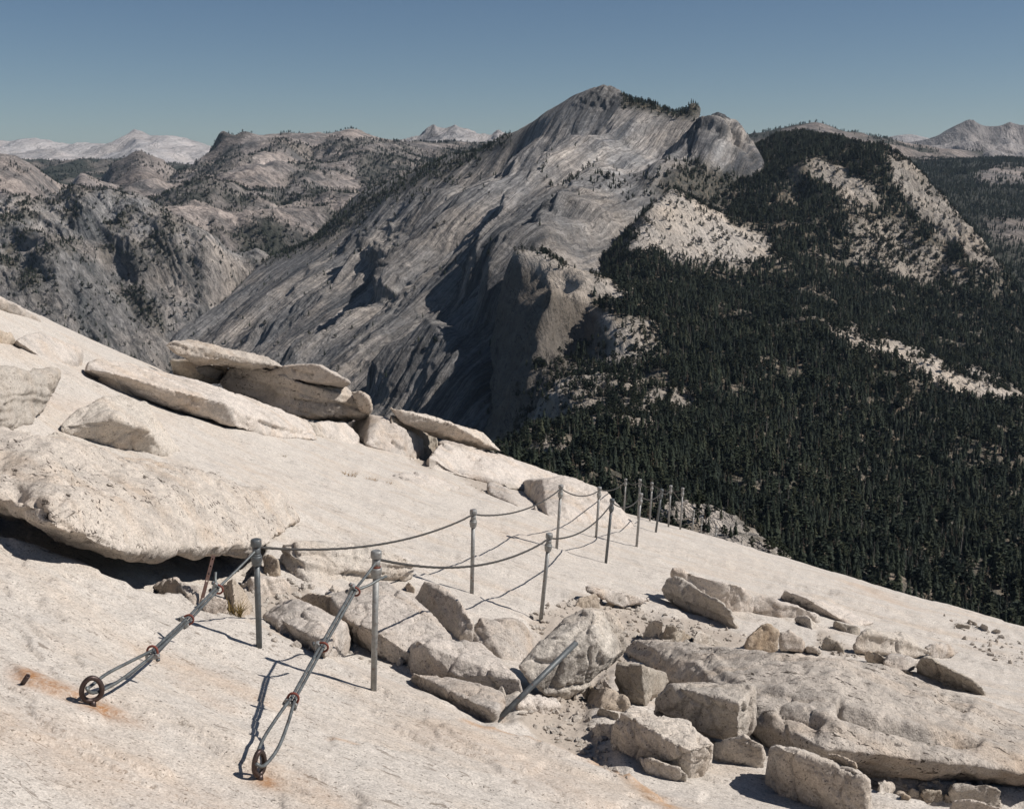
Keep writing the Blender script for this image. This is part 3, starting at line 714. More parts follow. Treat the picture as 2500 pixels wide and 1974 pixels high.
def dz_fun(X, Y):
    fi = np.interp(Y, ys, np.arange(len(ys))); fj = np.clip(np.interp(X / np.maximum(Y, 1e-6), aa, np.arange(nc)), 0, nc - 1.001)
    fi = np.clip(fi, 0, len(ys) - 1.001); i = fi.astype(int); j = fj.astype(int); a, b = fi - i, fj - j
    return (_dz[i, j] * (1 - a) + _dz[i + 1, j] * a) * (1 - b) + (_dz[i, j + 1] * (1 - a) + _dz[i + 1, j + 1] * a) * b
gme = mesh_np('granite_slab', PP.reshape(-1, 3), grid_faces(len(ys), nc), M['ground'], True, {'gravel': grav.ravel(), 'stain': stain.ravel(), 'rust': rust.ravel()})
tag(link('granite_slab', gme), kind='structure')

DZ[0] = dz_fun
# ------------------------------------------------------------------ boulders and broken slabs
CROP = {'A': (0, 720, 3.), 'B': (400, 800, 3.), 'C': (880, 960, 3.), 'D': (360, 1300, 3.), 'E': (960, 1380, 3.), 'G': (1380, 1380, 3.), 'J': (1779, 1405, 3.), 'S': (0, 0, 1.)}
_tmp = bpy.data.objects.new('tmp', bpy.data.meshes.new('tmp')); COL.objects.link(_tmp)
_rm = _tmp.modifiers.new('r', 'REMESH'); _rm.mode = 'VOXEL'
NTRI = [0]
def edges_smooth(V, E, it, lam=0.5):
    n = len(V); deg = np.bincount(E.ravel(), minlength=n)[:, None].astype(float)
    for k in range(it):
        S = np.stack([np.bincount(E[:, 0], V[E[:, 1], c], n) + np.bincount(E[:, 1], V[E[:, 0], c], n) for c in range(3)], 1)
        V = V + lam * (S / np.maximum(deg, 1) - V)
    return V
ROCKSEED = [11]
def rock(name, label, cat, crop, pts, mat='rock_pale', soft=5, amp=1.0, skirt=True, back=0.0, strata=0.0, dents=(), cracks=(), extra=(), chip=1.0, group=None, res=1.0, facet=None, ref=None, deep=0.9, dmode=False, fwd=0.2):
    ox, oy, s = CROP[crop]
    ROCKSEED[0] += 7; seed = ROCKSEED[0]
    hulls = []
    for plist in (pts,) + tuple(extra):
        pu = np.array([(ox + a / s, oy + b / s) for a, b, h in plist])
        con = [(ox + a / s, oy + b / s) for a, b in ref] if ref else [(u, v) for (u, v), (_, _, h) in zip(pu, plist) if h <= 0.05]
        if not con:
            lo = sorted(zip([q[2] for q in plist], pu.tolist()))[:3]; con = [q for _, q in lo]
        ch = []   # lower outline of the contact points in view
        for q in sorted(con):
            while len(ch) > 1 and (ch[-1][0] - ch[-2][0]) * (q[1] - ch[-2][1]) - (ch[-1][1] - ch[-2][1]) * (q[0] - ch[-2][0]) >= 0: ch.pop()
            ch.append(tuple(q))
        if ref: ch = sorted(con)
        cw = [(u, at(u, v)[1]) for u, v in ch]
        cu, cy_ = [q[0] for q in cw], [q[1] for q in cw]
        W = []; wid = float(np.ptp(pu[:, 0])) / FPX * float(np.mean(cy_)); S_ = min(wid, 1.7)
        for (u, v), (_, _, h) in zip(pu, plist):
            yc = float(np.interp(u, cu, cy_)); p = at(u, v, h)
            if dmode:
                r = ray(u, v); W.append(r * ((yc + h) / r[1])); continue
            if ref is None and h <= 0.03: W.append(p); continue
            yy = yc + float(np.clip(p[1] - yc, -fwd * S_, deep * S_))
            r = ray(u, v); W.append(r * (yy / r[1]))
        H = list(W); rgY = float(np.ptp([q[1] for q in W])); bk = back
        if rgY < 0.45 * min(wid, 1.0): bk = max(back, 0.45 * min(wid, 1.0) - rgY)
        bk = max(bk, 0.25 * min(wid, 0.6))
        for q, (_, _, h) in zip(W, plist):
            g = surf(q[0], q[1])
            if skirt and q[1] > float(np.interp(CX + FPX * q[0] / (q[1] * CP - q[2] * SP), cu, cy_)) - 0.01: H.append(np.array([q[0], q[1], g - 0.07]))
            if bk:
                dd = np.linalg.norm(q); H.append(q * (1 + bk / dd))
        hulls.append(H)
    allp = np.array([p for H in hulls for p in H]); size = float(np.linalg.norm(np.ptp(allp, axis=0)))
    dist = float(np.linalg.norm(allp.mean(0)))
    bm = bmesh.new()
    for H in hulls:
        vv = [bm.verts.new(p) for p in H]
        r = bmesh.ops.convex_hull(bm, input=vv)
        bad = list({g for g in r['geom_interior'] + r['geom_unused'] if isinstance(g, bmesh.types.BMVert)})
        bmesh.ops.delete(bm, geom=bad, context='VERTS')
    bmesh.ops.recalc_face_normals(bm, faces=bm.faces)
    bm.to_mesh(_tmp.data); bm.free(); _tmp.data.update()
    _rm.voxel_size = min(max(dist / 1178 * 1.75 * res, size / 260), size / 28)
    dg = bpy.context.evaluated_depsgraph_get(); dg.update()
    ev = _tmp.evaluated_get(dg); me = bpy.data.meshes.new_from_object(ev)
    n = len(me.vertices)
    V = np.empty(n * 3, np.float32); me.vertices.foreach_get('co', V); V = V.reshape(-1, 3).astype(float)
    E = np.empty(len(me.edges) * 2, np.int32); me.edges.foreach_get('vertices', E); E = E.reshape(-1, 2)
    vx = _rm.voxel_size
    it = int(min(60, max(1, soft * (0.012 / vx) * 0.8)))
    if facet is None: facet = max(0.0, 1.25 - soft * 0.12)
    V = edges_smooth(V, E, it)
    me.vertices.foreach_set('co', V.astype(np.float32).ravel()); me.update()
    N = np.empty(n * 3, np.float32); me.vertices.foreach_get('normal', N); N = N.reshape(-1, 3).astype(float)
    sz = min(size, 1.6)
    amp *= 0.75 if soft > 3 else 0.5; chip *= 0.6
    d = amp * (0.028 * sz * noise3(V / (0.38 * sz), seed) * 1.5 + 0.016 * sz * noise3(V / (0.15 * sz), seed + 1) * 1.5)
    d += amp * 0.012 * sz ** 0.6 * noise3(V / (0.07 * sz ** 0.6), seed + 2) * 1.5
    rg = 1 - 2 * np.abs(noise3(V / (0.11 * sz ** 0.7), seed + 3) * 1.5)
    d -= chip * 0.010 * sz ** 0.7 * np.clip(rg - 0.45, 0, 1) * 1.8
    d += 0.003 * noise3(V / 0.028, seed + 4)
    if facet:
        for fs, fa in ((0.32 * sz ** 0.8, 0.06), (0.12 * sz ** 0.7, 0.04)):
            q, eg = facets(V / fs + 0.25 * noise3(V / (fs * 0.6), seed + 21)[:, None], seed + 20)
            d += facet * fa * fs * q - facet * 0.05 * fs * np.exp(-(eg / 0.05) ** 2)
    if strata:
        zz = V[:, 2] + 0.24 * V[:, 1] + 0.30 * V[:, 0] + 0.05 * noise3(V / 0.5, seed + 5)
        q = noise3(np.stack([zz / 0.07, V[:, 0] * 0.35, V[:, 1] * 0.35], 1), seed + 6)
        d += strata * 0.03 * (1 - 2 * np.abs(q * 1.4) - 0.4)
    for (a, b, h, r, dep) in dents:
        pj = project(V); q = np.hypot(pj[:, 0] - ox - a / s, (pj[:, 1] - oy - b / s) * 1.25) / (r * FPX / dist)
        d -= np.where((N * -V).sum(1) > 0, dep * np.exp(-q * q * 1.5), 0)
    if cracks:
        pu = project(V)
        for poly, w, dep in cracks:
            pl = [(ox + a / s, oy + b / s) for a, b in poly]
            jit = 5 * noise3(V / 0.06, seed + 9)
            dd, sd, f = seg_dist(pu[:, 0] + jit, pu[:, 1] + jit, pl)
            facing = (N * -V).sum(1) > 0
            d -= np.where(facing & (sd > 0), 0.7 * dep * np.exp(-(dd / (4.5 * w / s)) ** 2) * np.clip(np.minimum(f, 1 - f) / 0.12, 0, 1), 0)
            d -= np.where(facing, dep * np.exp(-(dd / (w / s)) ** 2) * np.clip(np.minimum(f, 1 - f) / 0.06, 0, 1), 0)
    V = V + N * d[:, None]
    base = np.array([V[:, 0].mean(), V[:, 1].mean(), V[:, 2].min()])
    me.vertices.foreach_set('co', (V - base).astype(np.float32).ravel())
    me.polygons.foreach_set('use_smooth', np.ones(len(me.polygons), bool))
    me.materials.clear(); me.materials.append(M[mat]); me.name = name; me.update()
    NTRI[0] += 2 * len(me.polygons)
    o = link(name, me, loc=base)
    return tag(o, label, cat, group)

R_ = rock
# -- left bank
R_('boulder', 'huge pale boulder with dark pits overhanging a black hollow at the left', 'boulder', 'S',
   [(-70,1228,.5),(0,1222,.5),(124,1292,.47),(281,1346,.45),(398,1360,.45),(492,1348,.42),(600,1358,.3),(656,1327,.1),(728,1269,.06),(684,1212,.27),(-70,1060,.42),(0,1045,.42),(120,1070,.46),(330,1120,.46),(560,1172,.40),(640,1200,.33),(-70,1150,.5),(130,1240,.62),(330,1290,.58),(560,1300,.48)],
   'rock_pitted', 6, 1.25, ref=[(-70,1285),(40,1325),(130,1352),(240,1395),(330,1430),(430,1436),(540,1420),(600,1385),(650,1335),(728,1275)], skirt=False, back=0.25, dents=[(35,1195,.5,.13,.12),(195,1175,.5,.08,.09),(115,1255,.5,.10,.15),(30,1225,.5,.06,.09),(85,1225,.5,.06,.08),(150,1215,.5,.05,.05),(0,1110,.5,.14,.06)], cracks=[([(690,1210),(665,1250),(640,1330)], 9, .012), ([(565,1210),(600,1240),(630,1260)], 4, .015), ([(492,1290),(488,1345)], 3, .015)])
R_('boulder', 'grey wedge boulder cut by the left edge of the picture', 'boulder', 'A', [(-150,570,.55),(230,525,.52),(425,562,.48),(-150,790,.40),(0,780,.40),(230,690,.42),(412,650,.42),(-150,995,0),(0,990,0),(100,985,0),(220,940,.06),(340,830,.2)], 'rock_grey', 6, 1.1, ref=[(-150,1000),(100,990),(420,860)], skirt=False, back=0.3, strata=0.7)
R_('boulder', 'wedge-shaped boulder with shaded front standing above the huge pitted boulder', 'boulder', 'A', [(740,752,.42),(880,760,.42),(1060,790,.40),(860,895,.42),(1090,985,.34),(1225,1105,.13),(550,1030,0),(840,1112,0),(1130,1168,0),(1262,1180,0),(1325,1135,0),(1180,940,.17),(450,1005,0),(430,960,.06),(475,905,.13),(640,880,.22)], 'rock_grey', 4, 1.0)
R_('stone', 'low knobbly stone just left of the wedge-shaped boulder', 'stone', 'A', [(338,1042,0),(375,995,.06),(450,1012,.07),(560,1065,.05),(566,1092,0),(430,1078,0)], 'rock_lichen', 4, 1.2)
R_('flat_boulder', 'rounded pale slab with tan lower end on the upper left slope', 'flat rock', 'A', [(95,360,0),(115,325,.2),(300,262,.24),(605,400,.2),(592,450,.12),(540,518,0),(370,480,0),(200,412,0),(565,475,.1)], 'rock_pale', 8, 0.6)
R_('boulder', 'small brown lump of rock at the left edge beside the rounded slab', 'boulder', 'A', [(-70,345,0),(-70,270,.22),(0,248,.26),(70,270,.22),(106,320,.14),(96,362,0),(0,345,0)], 'rock_tan', 6, 1.0)
R_('flat_boulder', 'thick pale sheet of rock on the skyline at the far left', 'flat rock', 'A', [(-150,-20,.45),(0,18,.42),(120,62,.35),(250,142,.2),(310,196,0),(210,168,0),(60,98,.02),(-150,55,.02)], 'rock_pale', 8, 0.6)
R_('flat_boulder', 'long low slab with tan shaded front face lying down the slope', 'flat rock', 'A',
   [(612,560,.04),(640,492,.2),(720,462,.28),(1200,565,.32),(1600,672,.34),(1740,760,.33),(2050,842,.27),(2250,930,.18),(2310,1010,.08),(2315,1062,.02),(615,548,.14),(790,562,.34),(1000,620,.42),(1300,700,.42),(1650,790,.42),(1800,860,.38),(2030,965,.22),(700,612,0),(990,742,0),(1200,817,0),(1500,902,.02),(1740,975,.04),(1900,1030,.06),(2080,1056,.06)],
   'rock_pale', 4, 0.55, skirt=False, back=0.3, cracks=[([(1890,915),(2000,965),(2100,985),(2300,1000)], 9, .05)])
R_('flat_boulder', 'curved flake leaning against the front of the long low slab', 'flat rock', 'A', [(715,605,.08),(760,578,.2),(860,598,.2),(1025,680,.14),(1025,702,.05),(990,738,0),(850,692,0),(720,622,0)], 'rock_tan', 6, 0.7)
# -- the stack on the skyline
R_('boulder', 'bulky lower boulder of the stacked pile on the skyline', 'boulder', 'B', [(480,290,.85),(720,285,.95),(1000,400,.95),(1340,440,.80),(1470,540,.55),(1512,640,.33),(1370,683,.2),(1200,690,.17),(960,645,.17),(700,565,.2),(480,475,.2),(402,412,.3)], 'rock_pitted', 7, 0.9, ref=[(130,385),(410,470),(1430,848)], skirt=False, back=0.6, strata=1.0, dents=[(700,490,.4,.35,.22)], cracks=[([(700,470),(1000,540),(1300,560),(1480,600)], 10, .06), ([(480,330),(700,420),(900,440)], 8, .05)])
R_('flat_boulder', 'pitted slab capping the left end of the stacked pile', 'flat rock', 'B', [(12,132,.92),(65,92,1.05),(160,100,1.1),(560,187,1.25),(770,215,1.22),(880,290,.95),(700,300,.75),(480,292,.62),(230,252,.68),(95,202,.74)], 'rock_pitted', 6, 1.4, ref=[(130,385),(410,470),(1430,848)], skirt=False, back=0.6, strata=0.9)
R_('flat_boulder', 'flat lens-shaped capstone on the right of the stacked pile', 'flat rock', 'B', [(705,335,1.02),(850,288,1.12),(1000,262,1.2),(1150,275,1.2),(1250,330,1.15),(1372,400,1.02),(1330,442,.92),(1100,405,.93),(850,372,.96)], 'rock_pale', 4, 0.7, ref=[(130,385),(410,470),(1430,848)], skirt=False, back=0.4, cracks=[([(935,312),(1000,325),(1110,350)], 8, .05)])
R_('flat_boulder', 'smooth oval slab tucked under the left of the stacked pile', 'flat rock', 'B', [(225,290,.42),(270,268,.48),(470,310,.5),(410,402,.26),(330,365,.26),(240,320,.34)], 'rock_pale', 6, 0.6, ref=[(130,385),(410,470),(1430,848)], skirt=False, back=0.4)
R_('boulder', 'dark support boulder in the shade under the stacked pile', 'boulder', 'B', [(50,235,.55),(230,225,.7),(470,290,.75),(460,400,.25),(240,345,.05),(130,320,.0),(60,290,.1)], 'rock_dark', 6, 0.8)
R_('stone', 'small pale stone below the smooth oval slab', 'stone', 'B', [(132,335,0.02),(160,320,.1),(230,330,.12),(264,370,.04),(262,386,0),(200,372,0)], 'rock_pale', 6, 0.7)
R_('boulder', 'pale knobby boulder on the skyline behind the stacked pile', 'boulder', 'B', [(1375,470,.8),(1430,458,.85),(1495,510,.65),(1530,605,.3),(1512,632,.2),(1440,600,.3)], 'rock_pitted', 6, 1.2, ref=[(130,385),(410,470),(1430,848)], skirt=False, back=0.6)
R_('boulder', 'rounded boulder with a shaded left side propping the stacked pile', 'boulder', 'B', [(1090,690,.3),(1330,690,.36),(1432,790,.14),(1425,848,0),(1340,840,0),(1180,802,0),(1110,735,.1)], 'rock_pale', 7, 0.6)
R_('stone', 'small block wedged under the stacked pile beside the propping boulder', 'stone', 'B', [(1045,690,.2),(1100,690,.24),(1180,770,.05),(1180,805,0),(1120,790,0)], 'rock_grey', 4, 0.8)
R_('flat_boulder', 'broad sculpted slab between the stacked pile and the dry grass', 'flat rock', 'B', [(1345,692,.22),(1510,638,.40),(1600,656,.38),(1770,730,.28),(1985,850,.12),(1975,880,.05),(1900,928,0),(1750,936,0),(1480,860,.02),(1440,800,.05)], 'rock_pale', 6, 0.8, cracks=[([(1690,790),(1680,830),(1740,880),(1790,895)], 8, .04)])
R_('flat_boulder', 'long pointed slab leaning on the skyline with shadow beneath', 'flat rock', 'C', [(204,97,.72),(300,118,.78),(450,150,.8),(660,214,.75),(880,282,.60),(965,352,.36),(1038,428,.08),(900,408,.16),(600,330,.30),(380,252,.38),(285,208,.42),(240,150,.58)], 'rock_pitted', 4, 0.7, ref=[(205,190),(290,250),(1038,432)], skirt=False, back=0.3, deep=0.22)
R_('flat_boulder', 'narrow sheet lying just beneath the long pointed slab', 'flat rock', 'C', [(570,362,.2),(620,344,.34),(800,384,.36),(1010,436,.34),(1120,478,.2),(1100,500,.04),(900,476,.04),(700,430,.04),(590,395,.05)], 'rock_pale', 4, 0.6, ref=[(560,410),(900,490),(1130,520)], skirt=False, back=0.5)
R_('boulder', 'added dark rock filling the shadow under the raised end of the long pointed slab', 'boulder', 'C', [(215,160,.3),(330,190,.36),(560,310,.3),(570,350,.03),(380,310,.03),(240,240,.03)], 'rock_dark', 5, 0.8, back=0.4)  # dark filler rock, added where only black shadow shows
R_('flat_boulder', 'thick exfoliated sheet with a hollow shaded front above the cables', 'flat rock', 'C', [(482,500,.06),(500,462,.2),(590,416,.32),(900,436,.36),(1200,505,.36),(1420,588,.32),(1560,630,.26),(490,540,0),(650,585,0),(850,596,0),(1050,640,0),(1250,720,.02),(600,350,.3),(800,395,.34),(1020,450,.34)], 'rock_pale', 6, 0.6, dents=[(760,540,.12,.42,.16),(620,540,.12,.3,.1)], cracks=[([(575,350),(700,420),(900,470)], 8, .05)])
R_('flat_boulder', 'large tapering sheet of pale rock behind the second pair of posts', 'flat rock', 'C', [(1175,695,.0),(1195,632,.22),(1330,636,1.0),(1500,600,2.2),(1640,658,2.0),(1800,722,1.3),(1862,792,.8),(1890,870,.5),(2008,940,.1),(1970,990,0),(1850,978,0),(1620,928,0),(1500,920,0),(1370,895,0),(1310,812,0),(1235,690,.06),(1350,820,.05),(1500,850,.25),(1700,870,.25)], 'rock_pale', 4, 0.5, dmode=True, ref=[(1170,700),(1310,815),(1370,897),(1500,922),(1620,930),(1850,980),(1970,992),(2010,965)], cracks=[([(1480,675),(1600,700),(1700,725),(1800,790)], 10, .05)])
R_('flat_boulder', 'leaf-shaped tan flake with shadow beneath it left of the tapering sheet', 'flat rock', 'C', [(928,655,.12),(950,645,.14),(1065,690,.16),(1272,800,.06),(1258,838,0),(1165,835,0),(960,745,.04),(935,700,.08)], 'rock_pale', 4, 0.6)
R_('stone', 'flat grey piece lying behind the leaf-shaped flake', 'stone', 'C', [(1035,660,.1),(1120,640,.16),(1195,672,.14),(1170,705,.02),(1080,695,.02)], 'rock_grey', 4, 0.8)
R_('stone', 'white lump of rock at the foot of the exfoliated sheet', 'stone', 'C', [(838,600,0.02),(850,590,.06),(885,588,.06),(888,612,0),(850,622,0)], 'rock_pale', 3, 0.8)
R_('stone', 'flat pale chip beside the big tuft of dry grass', 'stone', 'C', [(360,480,.01),(375,462,.05),(450,470,.05),(458,486,0),(390,492,0)], 'rock_pale', 3, 0.7)
R_('flat_boulder', 'very thin peeling flake on the slope below the dry grass', 'flat rock', 'C', [(228,597,.01),(285,578,.05),(480,585,.06),(735,690,.04),(690,712,0),(420,668,0),(330,635,0)], 'rock_pale', 3, 0.3)
R_('stone', 'tiny stones under the sharp corner of the tapering sheet', 'stone', 'C', [(1265,830,.02),(1280,815,.06),(1300,835,.05),(1290,860,0),(1270,852,0)], 'rock_pale', 3, 0.8)
# -- centre rubble
R_('boulder', 'creased oval boulder behind the first two posts', 'boulder', 'D', [(955,150,.1),(985,90,.22),(1100,50,.3),(1500,62,.3),(1900,185,.28),(1955,250,.18),(1905,335,.03),(1750,345,0),(1180,350,0),(1030,288,0),(968,215,.03)], 'rock_grey', 6, 0.9, strata=0.9)
R_('stone', 'small tan stone wedged under the huge pitted boulder near the first post', 'stone', 'D', [(840,180,.1),(880,150,.16),(960,200,.16),(975,235,.08),(920,322,0),(850,300,0)], 'rock_tan', 4, 1.0)
R_('flat_boulder', 'flat shaded slab behind the left post', 'flat rock', 'D', [(680,380,.05),(760,325,.12),(1000,322,.13),(1050,420,.03),(1040,450,0),(840,460,0),(740,430,0)], 'rock_pale', 4, 0.9)
R_('flat_boulder', 'tan slab with dry grass growing at its foot left of the first post', 'flat rock', 'D', [(540,380,.12),(620,330,.2),(760,480,.10),(770,590,0),(650,620,0),(560,480,.04)], 'rock_tan', 4, 1.0)
R_('stone', 'pale angular stone under the rusty metal strip', 'stone', 'D', [(35,395,0),(110,335,.12),(200,330,.14),(395,420,.14),(400,480,.05),(340,540,0),(180,440,0)], 'rock_pale', 3, 1.2)
R_('stone', 'white block just right of the foot of the rusty strip', 'stone', 'D', [(395,480,.1),(500,455,.14),(592,490,.14),(575,590,.0),(420,575,0),(380,540,0)], 'rock_pale', 3, 1.2)
R_('flat_boulder', 'tilted flat slab between the two first posts with a dark undercut end', 'flat rock', 'D', [(850,590,.03),(1000,490,.16),(1110,500,.2),(1250,570,.22),(1460,670,.22),(1482,780,.10),(1300,800,.2),(1150,745,.2),(1000,650,.14),(1160,840,0),(1300,915,0),(1490,820,0),(860,640,0)], 'rock_pale', 3, 0.7)
R_('boulder', 'brown-faced boulder between the first two posts', 'boulder', 'D', [(1095,520,.06),(1120,470,.18),(1200,435,.26),(1440,470,.30),(1500,600,.24),(1400,655,.03),(1200,585,.02),(1100,545,0)], 'rock_tan', 5, 0.9)
R_('flat_boulder', 'large flat-topped slab crossed by a cable shadow right of the second post', 'flat rock', 'S', [(847,1513,.22),(800,1450,.24),(943,1416,.25),(1010,1460,.25),(1055,1512,.24),(1112,1562,.2),(1010,1600,.14),(905,1535,.23),(853,1562,0),(905,1563,0),(960,1620,0),(1100,1600,0)], 'rock_pale', 3, 0.5)
R_('stone', 'small tan stones at the right end of the creased oval boulder', 'stone', 'E', [(85,150,.05),(110,115,.1),(165,165,.08),(150,200,0),(100,190,0)], 'rock_tan', 4, 1.0)
R_('boulder', 'elongated boulder with gritty shaded side beside the flat-topped slab', 'boulder', 'E', [(150,240,.04),(225,115,.26),(340,140,.28),(500,268,.28),(592,430,.18),(585,485,.06),(470,558,0),(290,410,0),(165,265,0)], 'rock_pale', 6, 0.8)
R_('flat_boulder', 'broad slab with a rusty lower lip left of the tilted boulder', 'flat rock', 'E', [(600,470,.1),(640,380,.22),(900,400,.2),(1080,520,.13),(995,655,.05),(930,695,0),(800,685,0),(700,585,.02),(540,540,.0)], 'rock_pale', 5, 0.7)
R_('flat_boulder', 'wedge slab with a dark broken end facing the right post', 'flat rock', 'E', [(172,545,.26),(300,600,.25),(640,565,.2),(790,680,.19),(925,830,.10),(500,835,.06),(420,790,.12),(290,660,.2),(112,690,0),(150,790,0),(480,842,0),(950,935,0),(860,905,0)], 'rock_pale', 3, 0.6)
R_('flat_boulder', 'front wedge slab with a dark undercut left of the leaning pipe', 'flat rock', 'E', [(100,832,0),(150,783,.1),(500,845,.15),(795,940,.15),(806,1030,.11),(738,1065,.14),(560,985,.12),(275,908,.03),(730,1140,0),(560,1075,0),(400,985,0)], 'rock_pale', 3, 0.7)
R_('flat_boulder', 'flat sandy stone at the foot of the tilted boulder', 'flat rock', 'E', [(905,1015,.06),(985,945,.11),(1200,955,.1),(1250,1040,.04),(1150,1080,0),(920,1045,0)], 'rock_pale', 4, 0.9)
R_('boulder', 'big tilted grey boulder with one bright face behind the leaning pipe', 'boulder', 'E', [(1260,975,0),(1130,945,.02),(1000,855,.10),(916,735,.24),(1060,618,.28),(1250,388,.30),(1400,318,.26),(1560,308,.28),(1665,370,.34),(1702,450,.36),(1692,625,.20),(1400,885,.0),(1475,345,.10),(1495,545,-.10),(1556,645,-.08),(1640,690,.08)], 'rock_lichen', 3, 0.7, ref=[(900,975),(1260,980),(1710,975)], dmode=True, skirt=False, back=0.2)
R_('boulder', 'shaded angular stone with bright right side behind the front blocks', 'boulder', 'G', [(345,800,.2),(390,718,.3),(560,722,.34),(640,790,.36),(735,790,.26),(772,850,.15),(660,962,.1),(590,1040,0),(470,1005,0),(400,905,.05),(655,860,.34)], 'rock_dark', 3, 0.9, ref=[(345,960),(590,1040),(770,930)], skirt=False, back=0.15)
R_('stone', 'flat tan stone on the gravel in front of the tilted boulder', 'stone', 'G', [(125,940,.03),(170,882,.1),(290,885,.12),(440,955,.12),(458,1015,.06),(400,1065,0),(250,1045,0),(150,1005,0)], 'rock_tan', 4, 0.9)
R_('stone', 'thin sliver of rock behind the left end of the long block', 'stone', 'G', [(220,1080,.02),(265,1035,.08),(400,1080,.08),(380,1125,0),(290,1105,0)], 'rock_dark', 3, 0.9)
R_('stone', 'stone in the shadow beside the left end of the long block', 'stone', 'G', [(190,1190,.04),(240,1145,.1),(370,1150,.12),(350,1280,0),(210,1260,0)], 'rock_grey', 4, 0.9)
R_('stone', 'white chip lodged under the tilted boulder', 'stone', 'G', [(265,850,.12),(290,830,.16),(345,900,.1),(350,925,.04),(280,890,.05)], 'rock_pale', 3, 0.9)
R_('boulder', 'long rectangular block with a shaded front at the bottom centre', 'block', 'G', [(412,1072,.27),(470,1022,.27),(560,1025,.27),(820,1118,.27),(1094,1303,.25),(935,1360,.26),(820,1310,.27),(345,1180,.17),(328,1290,.03),(338,1345,0),(520,1415,0),(900,1552,0),(1010,1532,0),(1078,1400,.09)], 'rock_grey', 2, 0.55, chip=1.6)
R_('boulder', 'flat-topped wedge block with a bright right face above the long block', 'block', 'G', [(665,965,.38),(775,872,.40),(1388,878,.43),(1272,1010,.43),(1100,1002,.43),(760,975,.41),(662,1080,.26),(880,1152,.2),(1000,1232,.15),(1270,1308,.09),(1305,1272,.10),(1397,1165,.2)], 'rock_grey', 2, 0.5, ref=[(660,1120),(1000,1290),(1270,1420),(1400,1330)], skirt=False, back=0.12, chip=1.5)
R_('boulder', 'angular stone half hidden beneath the flat-topped wedge block', 'boulder', 'G', [(1090,1300,.1),(1240,1258,.2),(1312,1242,.23),(1442,1305,.18),(1470,1372,.1),(1400,1474,0),(1240,1445,0),(1090,1425,0)], 'rock_grey', 3, 1.0)
R_('stone', 'flat elongated stone lying in front of the long block', 'stone', 'G', [(532,1402,.09),(610,1402,.11),(830,1475,.1),(898,1530,.06),(885,1574,0),(700,1548,0),(585,1512,.01),(556,1450,.05)], 'rock_grey', 3, 0.7)
R_('boulder', 'big square-cut block at the bottom edge right of centre', 'block', 'J', [(340,1233,.31),(450,1285,.33),(560,1285,.31),(960,1430,.29),(1034,1500,.24),(300,1270,.26),(262,1450,.06),(300,1535,0),(370,1600,0),(740,1695,0),(1020,1810,0),(1040,1690,.07)], 'rock_grey', 2, 0.6, back=0.22, chip=1.6)
R_('stone', 'small tan stone perched on the square-cut block', 'stone', 'J', [(720,1298,.37),(800,1305,.40),(935,1366,.40),(944,1410,.33),(905,1438,.29),(735,1342,.31)], 'rock_tan', 2, 0.8, ref=[(720,1600),(945,1720)], skirt=False, back=0.1)
R_('boulder', 'very long whaleback boulder with a deep crack filling the lower right', 'boulder', 'J',
   [(150,1162,.03),(350,1302,.05),(700,1395,.08),(1030,1482,.10),(1500,1535,.12),(2000,1560,.12),(2350,1600,.12),(150,1080,-.03),(700,1260,-.05),(1450,1370,-.07),(2350,1465,-.07),(200,930,.10),(800,1070,.12),(1500,1190,.13),(2350,1330,.14),(200,820,.34),(800,930,.42),(1500,1060,.48),(2350,1220,.5),
    (100,560,1.2),(700,600,1.4),(1200,680,1.4),(1700,860,1.4),(2350,1090,1.4),(-770,560,.05),(-700,462,.3),(-450,468,.45),(-600,640,.05),(-380,790,0),(-150,860,.0),(-100,760,.35)],
   'rock_pitted', 7, 0.7, ref=[(-770,570),(-560,700),(-380,795),(-150,875),(150,1175),(350,1315),(700,1410),(1030,1500),(1500,1560),(2350,1620)], dmode=True, skirt=False, back=0.1, strata=0.25, res=1.1,
   cracks=[([(790,895),(850,955),(960,1000),(1070,1052),(1300,1090),(1500,1140),(1700,1170),(1880,1195)], 20, .10), ([(350,955),(480,985),(600,1020),(700,1060)], 26, .06), ([(560,945),(620,985)], 7, .02), ([(430,860),(500,875),(610,890)], 6, .02), ([(1540,830),(1620,875),(1780,965)], 24, .05)])
R_('stone', 'brown cobble sitting against the whaleback boulder above the wedge block', 'stone', 'G', [(1168,850,.34),(1200,795,.42),(1300,770,.45),(1388,775,.45),(1390,850,.38),(1375,880,.33),(1200,888,.3)], 'rock_tan', 4, 0.8, ref=[(1168,960),(1390,1010)], skirt=False, back=0.12)
